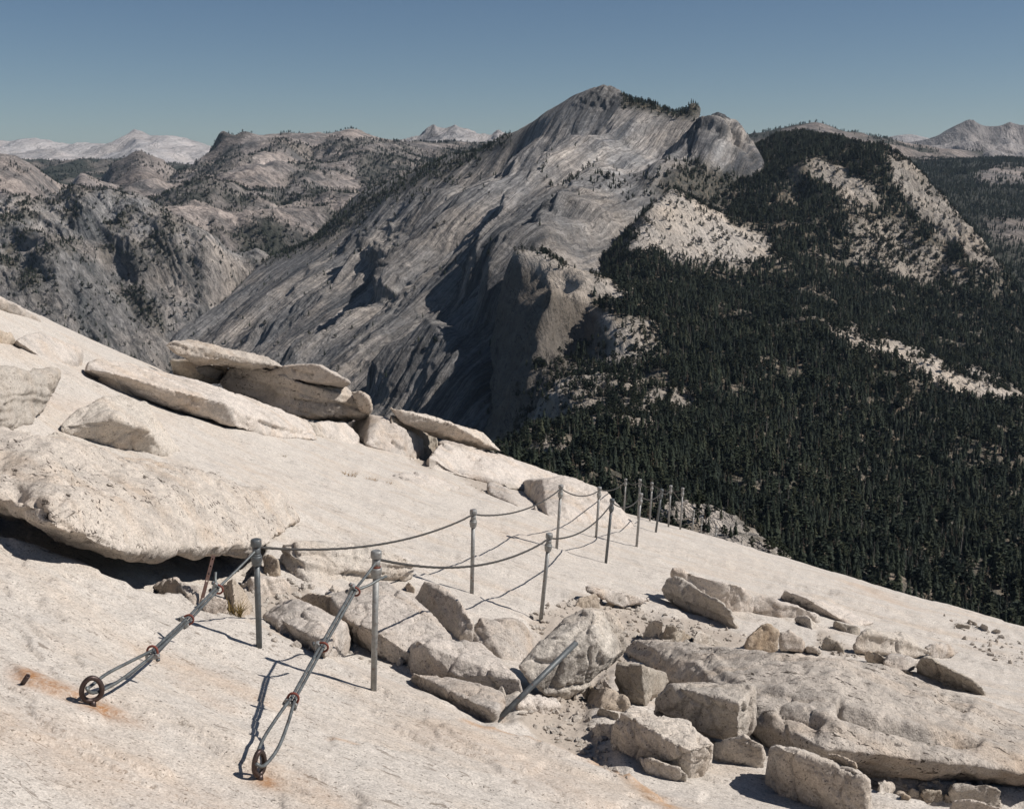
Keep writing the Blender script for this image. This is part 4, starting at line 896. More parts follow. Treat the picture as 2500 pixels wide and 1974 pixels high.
# -- under the lip of the whaleback
for lab, pts, mt in [('rounded stone in the hollow right of the square-cut block', [(1085,1560,.02),(1110,1500,.1),(1200,1500,.1),(1222,1560,.03),(1190,1592,0),(1110,1590,0)], 'rock_grey'),
                     ('small yellowish stone in front of the hollow under the whaleback', [(1228,1600,.04),(1270,1582,.07),(1335,1610,.06),(1330,1640,0),(1250,1640,0)], 'rock_tan'),
                     ('oval stone deep in the hollow under the whaleback', [(1310,1570,.04),(1340,1548,.09),(1400,1570,.08),(1395,1610,0),(1330,1610,0)], 'rock_grey'),
                     ('dark stone beside the big block in the hollow under the whaleback', [(1405,1600,.06),(1440,1560,.12),(1560,1570,.12),(1570,1640,.02),(1480,1650,0)], 'rock_dark'),
                     ('wedge stone touching the big block in the hollow under the whaleback', [(1570,1620,.05),(1590,1590,.1),(1640,1625,.08),(1645,1655,0),(1590,1652,0)], 'rock_dark'),
                     ('large shaded block under the whaleback at the bottom right', [(1600,1580,.1),(1640,1530,.18),(1900,1520,.2),(2005,1570,.16),(2000,1680,0),(1640,1650,0)], 'rock_grey'),
                     ('pale broken slab at the bottom right corner', [(1615,1740,0),(1640,1640,.12),(1760,1628,.14),(2000,1690,.14),(2040,1760,.05),(2000,1800,0)], 'rock_pale')]:
    R_('stone', lab, 'stone', 'J', pts, mt, 4, 0.9)
# -- right bank
R_('boulder', 'grey creased boulder, the front one of the leaning twin boulders', 'boulder', 'G', [(698,185,.14),(738,95,.34),(800,82,.38),(1000,190,.38),(1130,250,.33),(1215,330,.22),(1248,430,.06),(1262,464,0),(1180,444,0),(1080,395,0),(900,325,.02),(740,245,.03)], 'rock_grey', 5, 1.0, strata=0.5)
R_('boulder', 'pale rounded boulder, the rear one of the leaning twin boulders', 'boulder', 'G', [(786,80,.3),(795,28,.42),(900,48,.44),(1080,108,.44),(1300,148,.36),(1372,230,.2),(1366,295,.06),(1290,342,0),(1230,335,0),(1000,200,.2)], 'rock_pale', 6, 0.8)
R_('boulder', 'lumpy smooth boulder with orange underside right of the twin boulders', 'boulder', 'G', [(1322,322,.02),(1380,228,.2),(1450,218,.24),(1650,280,.22),(1800,330,.16),(1862,372,.08),(1842,412,0),(1700,390,0),(1480,365,0)], 'rock_pale', 8, 1.0)
R_('stone', 'small round stone below the lumpy smooth boulder', 'stone', 'G', [(1678,395,.06),(1710,355,.14),(1790,375,.14),(1832,430,.06),(1815,470,0),(1720,430,0)], 'rock_grey', 5, 0.9)
R_('flat_boulder', 'raised sheet with a dark broken end near the right skyline', 'flat rock', 'J', [(370,155,.04),(415,106,.24),(560,158,.24),(800,215,.16),(1060,345,.04),(900,360,0),(680,285,0),(578,228,.03),(480,190,.02)], 'rock_pale', 3, 0.6)
R_('stone', 'brick-shaped brown stone below the raised sheet', 'stone', 'J', [(758,360,.04),(775,322,.14),(940,365,.12),(965,385,.08),(900,425,0),(770,385,0)], 'rock_dark', 3, 0.9)
R_('stone', 'dark triangular stone on sand in the middle of the right bank', 'stone', 'J', [(678,510,.06),(712,438,.2),(800,480,.16),(846,535,.08),(840,568,0),(685,535,0)], 'rock_dark', 3, 0.7)
R_('stone', 'orange upright stone on the edge of the whaleback boulder', 'stone', 'G', [(1312,590,.2),(1340,520,.27),(1430,432,.38),(1500,428,.42),(1560,480,.38),(1560,625,.24),(1480,642,.2),(1320,630,.18)], 'rock_tan', 4, 0.9)
R_('stone', 'white lump right of the orange upright stone', 'stone', 'G', [(1560,490,.3),(1640,470,.3),(1740,530,.26),(1760,600,.2),(1740,635,.15),(1570,630,.18)], 'rock_pale', 6, 0.9)
R_('stone', 'pair of small pale pebbles by the dark triangular stone', 'stone', 'J', [(550,535,.12),(575,510,.18),(640,520,.2),(682,545,.14),(670,572,.1),(560,560,.08)], 'rock_grey', 4, 1.2)
R_('flat_boulder', 'grey fluted slab in the middle of the right bank', 'flat rock', 'J', [(905,560,.04),(930,450,.22),(1010,396,.32),(1250,400,.26),(1400,480,.2),(1482,545,.14),(1470,595,.03),(1300,580,.02),(1100,580,0)], 'rock_grey', 5, 0.8, strata=0.45)
R_('stone', 'orange stone in front of the fluted slab', 'stone', 'J', [(992,590,.06),(1020,546,.14),(1090,555,.15),(1160,610,.08),(1140,655,0),(1040,635,0)], 'rock_tan', 4, 0.8)
R_('flat_boulder', 'pale slab with a shadow line beneath, right of the orange stone', 'flat rock', 'J', [(1130,640,.08),(1160,575,.14),(1300,580,.17),(1402,620,.14),(1390,670,.06),(1320,702,.03),(1190,690,.03)], 'rock_pale', 4, 0.8, ref=[(1130,690),(1320,712),(1402,700)], skirt=False, back=0.25)
R_('flat_boulder', 'small pale slab right of the fluted slab', 'flat rock', 'J', [(1425,520,.16),(1500,488,.2),(1620,495,.17),(1690,560,.06),(1670,585,.03),(1490,598,0),(1480,560,.08)], 'rock_pale', 3, 0.8)
R_('boulder', 'long dark wedge-shaped rock pointing down the right bank', 'boulder', 'J', [(1375,660,.08),(1420,600,.26),(1470,595,.28),(1560,660,.25),(1800,770,.17),(1880,830,.07),(1892,874,0),(1750,836,0),(1550,780,0),(1380,710,0)], 'rock_dark', 3, 0.8)
R_('stone', 'tan chip beside the left end of the long dark wedge', 'stone', 'J', [(1270,715,.02),(1300,695,.06),(1355,705,.06),(1350,730,0),(1285,728,0)], 'rock_tan', 3, 0.9)
R_('stone', 'left stone of the row of three on the gravel', 'stone', 'G', [(562,525,.0),(600,420,.2),(660,392,.22),(716,405,.22),(700,535,.0)], 'rock_grey', 3, 0.9)
R_('stone', 'middle stone of the row of three on the gravel', 'stone', 'G', [(690,520,.02),(740,430,.2),(820,440,.22),(940,515,.12),(935,560,0),(820,562,0),(720,545,0)], 'rock_dark', 2, 0.9)
R_('stone', 'right stone of the row of three on the gravel', 'stone', 'G', [(935,545,.03),(965,468,.15),(1040,500,.15),(1140,550,.06),(1140,570,0),(1050,578,0),(950,562,0)], 'rock_grey', 3, 0.9)
R_('flat_boulder', 'flat slab propped on tan stones behind the tilted boulder', 'flat rock', 'E', [(1402,150,.20),(1420,138,.22),(1650,185,.23),(1868,245,.14),(1850,270,.08),(1680,312,.03),(1620,290,.06),(1640,250,.12),(1500,220,.13),(1412,190,.14)], 'rock_pale', 4, 0.8, ref=[(1402,262),(1640,310),(1868,285)], skirt=False, back=0.2)
R_('stone', 'tan stone under the left end of the propped flat slab', 'stone', 'E', [(1328,300,0),(1365,225,.13),(1480,205,.16),(1515,250,.1),(1480,300,0)], 'rock_tan', 4, 0.9)
R_('stone', 'little tan stone under the middle of the propped flat slab', 'stone', 'E', [(1540,298,0),(1590,232,.13),(1635,250,.12),(1620,305,0)], 'rock_tan', 3, 0.9)
R_('stone', 'flat brown rock near the right skyline', 'stone', 'J', [(1655,365,.03),(1680,350,.1),(1770,362,.1),(1765,388,0),(1690,385,0)], 'rock_dark', 3, 0.9)
for lab, pts in [('low heap of broken rock on the right skyline, its left lump', [(1740,345,.0),(1760,318,.12),(1820,345,.1),(1815,365,0)]), ('low heap of broken rock on the right skyline, its middle lump', [(1830,375,0),(1855,345,.14),(1905,370,.1),(1890,405,0)]), ('low heap of broken rock on the right skyline, its right lump', [(1920,405,0),(1960,385,.1),(2000,400,.06),(1980,420,0)]),
                 ('small chip on the slope between the two right skyline heaps', [(1700,460,0),(1735,440,.07),(1765,455,.04),(1750,470,0)]), ('dark chip at the right edge of the slope', [(2115,495,0),(2130,480,.06),(2160,490,.05),(2150,505,0)])]:
    R_('stone', lab, 'stone', 'J', pts, 'rock_grey', 3, 1.2)
bpy.data.objects.remove(_tmp)

# loose pebbles and grit, too many to count: one object
rng = np.random.default_rng(5)
ico = bmesh.new(); bmesh.ops.create_icosphere(ico, subdivisions=1, radius=1.0)
IV = np.array([v.co[:] for v in ico.verts]); IF = np.array([[v.index for v in f.verts] for f in ico.faces]); ico.free()
PV, PF = [], []
def pebbles(poly, count, r0, r1):
    us = [p[0] for p in poly]; vv = [p[1] for p in poly]
    k = 0; tries = 0
    while k < count and tries < count * 30:
        tries += 1
        u = rng.uniform(min(us), max(us)); v = rng.uniform(min(vv), max(vv))
        if not in_poly(np.array([u]), np.array([v]), poly)[0]: continue
        p = at(u, v)
        r = r0 + (r1 - r0) * rng.random() ** 3
        q = IV * r * rng.uniform(0.6, 1.25, 3) * (1 + 0.25 * rng.standard_normal((len(IV), 1)))
        PV.append(q + p + np.array([0, 0, r * 0.25])); PF.append(IF + len(IV) * len(PF)); k += 1
for poly, c in zip(G_GRAVEL, (1000, 90, 40, 40, 90, 0)): pebbles(poly, c, 0.004, 0.032)
pebbles([(2300,1500),(2400,1530),(2500,1570),(2500,1640),(2380,1590)], 120, 0.006, 0.04)
pebbles([(2120,1790),(2260,1830),(2420,1920),(2300,1960),(2150,1900)], 160, 0.006, 0.04)
pebbles([(540,1440),(760,1430),(1000,1480),(1120,1600),(1240,1680),(1200,1750),(1000,1640),(800,1600),(640,1560)], 260, 0.006, 0.05)
pebbles([(1300,1480),(1500,1460),(1700,1520),(1840,1580),(1700,1600),(1500,1580)], 160, 0.008, 0.045)
pebbles([(0,1600),(900,1750),(1600,1974),(0,1974)], 40, 0.002, 0.006)
pm = mesh_np('gravel', np.concatenate(PV), np.concatenate(PF), M['rock_grey'], False)
tag(link('gravel', pm), 'loose grit and pebbles scattered in the sandy hollows of the slab', 'gravel', kind='stuff')
print('rock tris', NTRI[0])

# ------------------------------------------------------------------ trees
def foliage(name, col, col2, seed=0):
    n = NT(name)
    oi = n.n('ShaderNodeObjectInfo')
    lv = n.noise(oi.outputs['Location'], 0.012, 3, 0.6)
    c = n.mix(n.math('MULTIPLY', n.math('ADD', oi.outputs['Random'], n.ramp(lv, 0.35, 0.65, -0.5, 0.9)), 0.75), col, col2)
    c = n.mix(1.0, c, n.ramp(n.noise(n.pos(), 0.9, 3, 0.6), 0.3, 0.7, 0.6, 1.35), 'MULTIPLY')
    return n.done(c, 0.75, spec=0.15)
M['fir'] = foliage('fir_needles', (0.011, 0.017, 0.012), (0.032, 0.041, 0.024))
M['fir_olive'] = foliage('pine_needles', (0.020, 0.027, 0.015), (0.046, 0.050, 0.027))
M['fir_brown'] = foliage('dry_needles', (0.055, 0.038, 0.024), (0.085, 0.062, 0.042))
M['bark'] = NT('bark').done((0.13, 0.095, 0.07), 0.9)
M['snag'] = NT('dead_wood').done((0.27, 0.245, 0.22), 0.9)

def trunk_mesh(name, r0, top, mat, seed, limbs=0):
    rg = random.Random(seed); V, F = [], []
    def frustum(p, q, a, b, k=5):
        p, q = Vector(p), Vector(q); d = (q - p).normalized(); e = d.orthogonal().normalized(); g = d.cross(e); o = len(V)
        for c, r in ((p, a), (q, b)):
            for i in range(k):
                t = 2 * math.pi * i / k; V.append(c + (e * math.cos(t) + g * math.sin(t)) * r)
        for i in range(k): F.append((o + i, o + (i + 1) % k, o + k + (i + 1) % k, o + k + i))
    lean = rg.uniform(-.02, .02)
    frustum((0, 0, -0.06), (lean * .5, 0, top * 0.5), r0, r0 * 0.62); frustum((lean * .5, 0, top * 0.5), (lean, 0, top), r0 * 0.62, r0 * 0.12)
    for i in range(limbs):
        z = rg.uniform(0.25, 0.92) * top; t = rg.uniform(0, 6.28); l = (0.10 if limbs < 20 else 0.13) * (1.1 - z / top) + 0.02
        frustum((lean * z, 0, z), (math.cos(t) * l, math.sin(t) * l, z - rg.uniform(-.02, .03)), r0 * 0.2, r0 * 0.06, 3)
    return mesh_np(name, np.array([v[:] for v in V]), np.array(F), mat, False)
def crown_fir(name, width, z0, levels, per, mat, seed, ragged=0.35, droop=0.35):
    rg = random.Random(seed); V, F = [], []
    for i in range(levels):
        f = i / (levels - 1); z = z0 + (1 - z0) * f ** 0.93
        R = width * (1 - f) ** 0.75 * (0.55 + 0.45 * min(1, (f + 0.08) / 0.2))
        k = max(3, int(per * (1 - 0.5 * f)))
        t0 = rg.uniform(0, 6.28)
        for j in range(k):
            if rg.random() < 0.10: continue
            t = t0 + 6.283 * j / k + rg.uniform(-.3, .3); r = (R + 0.012) * (1 + rg.uniform(-ragged, ragged)); hw = r * rg.uniform(.30, .48) + .006
            c, s = math.cos(t), math.sin(t); zt = z - droop * r + rg.uniform(-.012, .012); zr = z + 0.05 * (1 - f) + .012
            o = len(V)
            V += [(0.1 * r * c, 0.1 * r * s, zr), (0.62 * r * c - hw * s, 0.62 * r * s + hw * c, z - droop * .5 * r - .014), (r * c, r * s, zt), (0.62 * r * c + hw * s, 0.62 * r * s - hw * c, z - droop * .5 * r - .014), (0.55 * r * c, 0.55 * r * s, z + .016)]
            F += [(o, o + 1, o + 4), (o + 1, o + 2, o + 4), (o + 2, o + 3, o + 4), (o + 3, o, o + 4)]
    o = len(V); V += [(0, 0, 1.02), (.012, 0, .95), (-.008, .012, .95), (-.008, -.012, .95)]; F += [(o, o + 1, o + 2), (o, o + 2, o + 3), (o, o + 3, o + 1)]
    return mesh_np(name, np.array(V), np.array(F), mat, False)
def crown_pine(name, width, z0, clumps, mat, seed):
    rg = random.Random(seed); V, F = [], []
    for i in range(clumps):
        f = rg.random(); z = z0 + (0.97 - z0) * f; R = width * math.sin(math.pi * min(1, 0.22 + 0.80 * f)) ** 0.7
        t = rg.uniform(0, 6.28); rr = R * rg.uniform(.25, 1.0); cx, cy = rr * math.cos(t), rr * math.sin(t); s = width * rg.uniform(.26, .46)
        for q in range(7):
            a, b = rg.uniform(0, 6.28), rg.uniform(-.5, 1.0)
            d = Vector((math.cos(a) * math.cos(b), math.sin(a) * math.cos(b), math.sin(b) * .7)) * s
            e = Vector((-math.sin(a), math.cos(a), rg.uniform(-.4, .4))) * s * .5
            o = len(V); V += [(cx, cy, z - .02), tuple(Vector((cx, cy, z)) + d * .6 + e), tuple(Vector((cx, cy, z)) + d), tuple(Vector((cx, cy, z)) + d * .6 - e)]
            F += [(o, o + 1, o + 2), (o, o + 2, o + 3)]
    return mesh_np(name, np.array(V), np.array(F), mat, False)
KINDS = []   # (crown mesh, trunk mesh)
for k, (w, z0, lv, per, mat) in enumerate([(.165, .10, 17, 8, 'fir'), (.14, .16, 18, 7, 'fir'), (.20, .08, 15, 8, 'fir'), (.19, .22, 14, 8, 'fir_olive')]):
    KINDS.append((crown_fir('crown', w, z0, lv, per, M[mat], 10 + k, 0.38), trunk_mesh('trunk', .018, .97, M['bark'], 20 + k)))
KINDS.append((crown_pine('crown', .28, .25, 46, M['fir_olive'], 31), trunk_mesh('trunk', .026, .9, M['bark'], 41, 8)))
KINDS.append((crown_pine('crown', .34, .16, 46, M['fir'], 32), trunk_mesh('trunk', .028, .9, M['bark'], 42, 8)))
KINDS.append((crown_fir('crown', .085, .3, 12, 5, M['fir_brown'], 51, 0.6), trunk_mesh('trunk', .017, .99, M['snag'], 61, 12)))
KINDS.append((crown_fir('crown', .022, .6, 6, 3, M['fir_brown'], 52, 0.6), trunk_mesh('trunk', .018, 1.0, M['snag'], 62, 26)))

def scatter(L, dens, per_m2, seed, zoff=0.0):
    """random points on the visible part of a layer, density given per cell"""
    rg = np.random.default_rng(seed); P = L.P
    a = P[:-1, 1:] - P[:-1, :-1]; b = P[1:, :-1] - P[:-1, :-1]
    area = np.abs(a[..., 0] * b[..., 1] - a[..., 1] * b[..., 0])
    slope = L.N[:-1, :-1, 2]
    w = area * np.clip(dens[:-1, :-1], 0, 1) * L.vis[:-1, :-1] * np.clip((slope - 0.35) / 0.25, 0, 1)
    n = int(w.sum() * per_m2)
    if n == 0: return np.zeros((0, 3)), np.zeros((0, 2))
    cs = np.cumsum(w.ravel()); i = np.searchsorted(cs, rg.random(n) * cs[-1]); i = np.clip(i, 0, w.size - 1)
    r, c = i // w.shape[1], i % w.shape[1]; s, t = rg.random((2, n, 1))
    Q = (P[r, c] * (1 - s) + P[r + 1, c] * s) * (1 - t) + (P[r, c + 1] * (1 - s) + P[r + 1, c + 1] * s) * t
    return Q, np.stack([L.U[r, c], L.V[r, c]], 1)

rg = np.random.default_rng(3)
PT, HT, KT, GRP = [], [], [], []
def add_trees(Q, hmin, hmax, weights, grp):
    n = len(Q)
    if n == 0: return
    PT.append(Q); HT.append(hmin + (hmax - hmin) * rg.beta(1.5, 1.8, n)); KT.append(rg.choice(len(KINDS), n, p=np.array(weights) / sum(weights))); GRP.append(np.full(n, grp))
LQ = LAYERS['Q']
dQ = Q_dens(LQ.U, LQ.V)
xy = LQ.P[..., 0].ravel(), LQ.P[..., 1].ravel()
dQ = dQ * (0.3 + 0.7 * np.clip(1.05 + 2.0 * fbm2(xy[0] / 130, xy[1] / 90, 3, 15), 0, 1).reshape(dQ.shape))
Q, uv = scatter(LQ, np.clip(dQ, 0, 1), 1 / 50.0, 1)
thin = Q_dens(uv[:, 0], uv[:, 1]) < 0.6
add_trees(Q[~thin], 8, 28, [5, 5, 4, 4, 2.4, 2.2, 1.0, 1.5], 0)
add_trees(Q[thin], 7, 18, [1, 1, 1.5, 1.5, 5, 6, .4, .4], 1)
Q, uv = scatter(LQ, np.clip(dQ, 0, 1) * (Q_dens(LQ.U, LQ.V) < 0.6) * (Q_dens(LQ.U, LQ.V) > 0.02), 1 / 50.0, 21)
add_trees(Q, 2.5, 6, [0, 0, .3, .3, 3, 6, .1, 0], 1)
LC = LAYERS['C']
dC = np.maximum(0.9 * C_floor(LC.U, LC.V, LC.D, LC.P), 0.012 * (LC.V > 400)) 
dC = np.maximum(dC, 0.5 * soft_poly(LC.U, LC.V, [(1330,450),(1420,440),(1500,470),(1700,410),(1740,430),(1600,500),(1480,490),(1350,470)], 14) * mott(LC.P, 60, 3, -.2, .2))
dC = np.maximum(dC, 0.35 * soft_poly(LC.U, LC.V, [(860,500),(1000,440),(1200,360),(1150,420),(900,560),(780,640)], 20) * mott(LC.P, 80, 4, -.1, .2))
Q, uv = scatter(LC, dC, 1 / 130.0, 2)
add_trees(Q, 10, 22, [3, 3, 3, 2, 2, 2, .3, .3], 2)
LL = LAYERS['L']
Q, uv = scatter(LL, np.maximum(L_cover(LL.U, LL.V, LL.P), 0.10), 1 / 150.0, 3)
add_trees(Q, 9, 20, [2, 2, 2, 2, 3, 3, .2, .2], 2)
LT = LAYERS['T']
Q, uv = scatter(LT, T_cover(LT.U, LT.V, LT.P), 1 / 420.0, 4)
add_trees(Q, 14, 26, [2, 2, 2, 1, 2, 3, .1, .1], 2)
LR = LAYERS['RV']
Q, uv = scatter(LR, RV_cover(LR.U, LR.V, LR.P), 1 / 330.0, 5)
add_trees(Q, 16, 28, [3, 3, 3, 2, 1, 1, .5, .8], 2)
L1 = LAYERS['R1']
Q, uv = scatter(L1, mott(L1.P, 500, 71, -0.1, 0.25), 1 / 1400.0, 7)
add_trees(Q, 16, 26, [3, 3, 3, 2, 1, 1, .1, .1], 2)
for nm, cv, sd in (('D1', 0.5, 31), ('D2', 0.35, 32), ('V', 0.7, 33), ('D3', 0.4, 34)):
    LX = LAYERS[nm]; Q, uv = scatter(LX, cv * mott(LX.P, 260, sd, -0.05, 0.25), 1 / 420.0, sd)
    if len(Q) > 5000: Q = Q[:5000]
    add_trees(Q, 14, 24, [2, 2, 2, 1, 2, 3, .1, .1], 2)
LS = LAYERS['S']
Q, uv = scatter(LS, np.full(LS.U.shape, 1.0), 1 / 60.0, 6)
add_trees(Q, 3.0, 7.5, [1, 1, 1, 1, 4, 4, .4, .6], 3)
PT = np.concatenate(PT); HT = np.concatenate(HT); KT = np.concatenate(KT); GRP = np.concatenate(GRP)
PT[:, 2] -= 0.2
WT = rg.uniform(0.72, 1.35, len(PT))
# the ones that show largest in the picture become things of their own
pr = project(PT); dist = np.linalg.norm(PT, axis=1); scr = HT * FPX / dist
tpx = project(PT + np.stack([0 * HT, 0 * HT, HT], 1))
sil_u = np.linspace(-50, 2550, 60); sil_v = []
for u in sil_u:
    v = 700
    rr = ray(np.full(400, u), np.linspace(650, 1700, 400))
    g = (ground_h(rr[:, None, 0] * TT[::3], rr[:, None, 1] * TT[::3]) - rr[:, None, 2] * TT[::3]).max(1) > 0
    sil_v.append(np.linspace(650, 1700, 400)[np.argmax(g)])
seen = (tpx[:, 0] > 20) & (tpx[:, 0] < 2480) & (pr[:, 1] < np.interp(pr[:, 0], sil_u, sil_v) - 4) & (GRP != 2)
order = np.argsort(-np.where(seen, scr, 0))[:300]
single = np.zeros(len(PT), bool); single[order] = True
KWORD = ['dark narrow fir', 'dark narrow fir', 'broad dark fir', 'olive-green fir', 'olive round-topped pine', 'dark bushy pine', 'brown dying conifer', 'grey dead snag']
def tree_words(i):
    w = KWORD[int(KT[i])]
    if GRP[i] == 3: return 'small ' + w + ' on the rocky knob beyond the far cable posts', 'small trees on the rocky knob'
    if GRP[i] == 1: return w + ' on stony open ground between the shaded cliff and the forest', 'trees on the stony open ground'
    u = pr[i, 0]
    z = 'above the cable posts' if u < 1700 else ('behind the middle of the slab skyline' if u < 2150 else 'near the right edge of the picture')
    return w + ' at the near forest edge ' + z, w + 's at the near forest edge ' + ('left' if u < 1700 else 'middle' if u < 2150 else 'right')
PROTO = {}
for i in order:
    k = int(KT[i]); lab, gp = tree_words(i)
    t = bpy.data.objects.new('pine_tree', None); COL.objects.link(t)
    t.location = PT[i]; s = HT[i]; t.scale = (s * WT[i], s * WT[i], s); t.rotation_euler = (float(rg.normal(0, .03)), float(rg.normal(0, .03)), float(rg.uniform(0, 6.28)))
    t.empty_display_size = 0.1
    tag(t, lab, 'tree', gp)
    c = link('crown', KINDS[k][0], t); q = link('trunk', KINDS[k][1], t)
    PROTO.setdefault(k, (c, q))
for k in range(len(KINDS)):
    if k not in PROTO:   # a kind with no single tree in view: make one of the singles this kind
        i = order[-1 - k]
        t = [o for o in COL.objects if o.name.startswith('pine_tree')][list(order).index(i)]
        ch = list(t.children)
        for o in ch: o.data = KINDS[k][0 if o.name.startswith('crown') else 1]
        PROTO[k] = (ch[0], ch[1]) if ch[0].name.startswith('crown') else (ch[1], ch[0])
# the rest of the wood: one object of instances
rest = ~single & (pr[:, 0] > -250) & (pr[:, 0] < 2750)
RP, RH, RK = PT[rest], HT[rest], KT[rest]
print('trees', len(PT), 'rest', rest.sum())
fm = bpy.data.meshes.new('forest'); fm.vertices.add(len(RP)); fm.vertices.foreach_set('co', RP.astype(np.float32).ravel())
for nm, ty, val in (('hgt', 'FLOAT', RH.astype(np.float32)), ('kind', 'INT', RK.astype(np.int32)), ('wid', 'FLOAT', (RH * WT[rest]).astype(np.float32)), ('turn', 'FLOAT', rg.uniform(0, 6.28, len(RP)).astype(np.float32))):
    a = fm.attributes.new(nm, ty, 'POINT'); a.data.foreach_set('value', val)
fo = link('forest', fm)
tag(fo, 'dark conifer forest covering the basin and the far slopes', 'forest', kind='stuff')
ng = bpy.data.node_groups.new('forest_instances', 'GeometryNodeTree')
ng.interface.new_socket('Geometry', in_out='INPUT', socket_type='NodeSocketGeometry')
ng.interface.new_socket('Geometry', in_out='OUTPUT', socket_type='NodeSocketGeometry')
gi = ng.nodes.new('NodeGroupInput'); go = ng.nodes.new('NodeGroupOutput')
m2p = ng.nodes.new('GeometryNodeMeshToPoints'); ng.links.new(gi.outputs[0], m2p.inputs[0])
g2i = ng.nodes.new('GeometryNodeJoinGeometry')
for k in reversed(range(len(KINDS))):   # joined in reverse link order
    jn = ng.nodes.new('GeometryNodeJoinGeometry')
    for o in PROTO[k]:
        q = ng.nodes.new('GeometryNodeObjectInfo'); q.transform_space = 'ORIGINAL'; q.inputs['Object'].default_value = o
        ng.links.new(q.outputs['Geometry'], jn.inputs[0])
    gg = ng.nodes.new('GeometryNodeGeometryToInstance'); ng.links.new(jn.outputs[0], gg.inputs[0]); ng.links.new(gg.outputs[0], g2i.inputs[0])
iop = ng.nodes.new('GeometryNodeInstanceOnPoints'); iop.inputs['Pick Instance'].default_value = True
def named(nm, ty):
    q = ng.nodes.new('GeometryNodeInputNamedAttribute'); q.data_type = ty; q.inputs[0].default_value = nm
    return q.outputs[0]
cz = ng.nodes.new('ShaderNodeCombineXYZ'); ng.links.new(named('turn', 'FLOAT'), cz.inputs[2])
e2r = ng.nodes.new('FunctionNodeEulerToRotation'); ng.links.new(cz.outputs[0], e2r.inputs[0])
cs_ = ng.nodes.new('ShaderNodeCombineXYZ')
hh = named('hgt', 'FLOAT')
ww = named('wid', 'FLOAT')
ng.links.new(ww, cs_.inputs[0]); ng.links.new(ww, cs_.inputs[1]); ng.links.new(hh, cs_.inputs[2])
ng.links.new(m2p.outputs[0], iop.inputs['Points']); ng.links.new(g2i.outputs[0], iop.inputs['Instance'])
ng.links.new(named('kind', 'INT'), iop.inputs['Instance Index']); ng.links.new(e2r.outputs[0], iop.inputs['Rotation']); ng.links.new(cs_.outputs[0], iop.inputs['Scale'])
ng.links.new(iop.outputs[0], go.inputs[0])
fo.modifiers.new('instances', 'NODES').node_group = ng

# ------------------------------------------------------------------ posts, cables, anchors
def metal(name, col, rough=0.45, metallic=0.85, rust=0.0, rustcol=(0.16, 0.06, 0.03)):
    n = NT(name); p = n.pos()
    v = n.noise(p, 26.0, 6, 0.7)
    c = n.mix(1.0, col, n.ramp(v, 0.3, 0.7, 0.62, 1.2), 'MULTIPLY')
    if rust: c = n.mix(n.ramp(n.noise(p, 38.0, 5, 0.7), 0.62 - 0.3 * rust, 0.72 - 0.2 * rust), c, rustcol)
    return n.done(c, n.ramp(v, 0.3, 0.7, rough - 0.1, rough + 0.15), n.bump(n.noise(p, 140, 4, 0.7), 0.002, 0.5), metallic=metallic, spec=0.4)
M['steel'] = metal('galvanised_steel', (0.30, 0.30, 0.29), 0.55, 0.45, 0.15)
M['steel_dark'] = metal('weathered_steel', (0.12, 0.13, 0.135), 0.5, 0.4, 0.1)
M['rope'] = metal('wire_rope', (0.155, 0.165, 0.165), 0.5, 0.55, 0.12, (0.10, 0.06, 0.04))
M['rope_far'] = metal('wire_rope_far', (0.075, 0.07, 0.065), 0.6, 0.4, 0.2, (0.06, 0.04, 0.03))
M['iron'] = metal('rusted_iron', (0.075, 0.055, 0.05), 0.42, 0.6, 0.35, (0.055, 0.03, 0.025))
M['red'] = metal('red_oxide', (0.17, 0.045, 0.032), 0.6, 0.15, 0.35, (0.16, 0.05, 0.03))
M['strip'] = metal('rusty_strip', (0.10, 0.06, 0.05), 0.6, 0.4, 0.5, (0.09, 0.045, 0.03))

def frame(p, q):
    d = (q - p); L = d.length; d = d / L
    e = d.orthogonal().normalized() if abs(d.z) > 0.95 else d.cross(Vector((0, 0, 1))).normalized()
    return d, e, d.cross(e), L
def lathe(name, p, q, prof, mat, seg=16, parent=None, flats=0):
    """prof = (fraction or metres from p along p->q, radius)"""
    d, e, g, L = frame(Vector(p), Vector(q)); V, F = [], []
    for z, r in prof:
        for i in range(seg):
            t = 2 * math.pi * i / seg
            rr = r * (1 + (0.07 if flats and (i * flats // seg) % 2 else 0.0))
            V.append(Vector(p) + d * z + (e * math.cos(t) + g * math.sin(t)) * rr)
    n = len(prof)
    for k in range(n - 1):
        for i in range(seg): F.append((k * seg + i, k * seg + (i + 1) % seg, (k + 1) * seg + (i + 1) % seg, (k + 1) * seg + i))
    o = len(V); V.append(Vector(p) + d * prof[0][0]); V.append(Vector(p) + d * prof[-1][0])
    T = [(o, (i + 1) % seg, i, i) for i in range(seg)] + [(o + 1, (n - 1) * seg + i, (n - 1) * seg + (i + 1) % seg, (n - 1) * seg + (i + 1) % seg) for i in range(seg)]
    me = bpy.data.meshes.new(name); me.from_pydata([v[:] for v in V], [], F + [t[:3] for t in T])
    me.polygons.foreach_set('use_smooth', np.array([True] * len(F) + [False] * len(T))); me.materials.append(mat); me.update()
    return put(name, me, parent)
def put(name, me, parent):
    o = bpy.data.objects.new(name, me); COL.objects.link(o)
    if parent is not None:
        me.transform(Matrix.Translation(-world_loc(parent))); o.parent = parent
    return o
def world_loc(o):
    v = Vector((0, 0, 0))
    while o is not None: v += o.location; o = o.parent
    return v
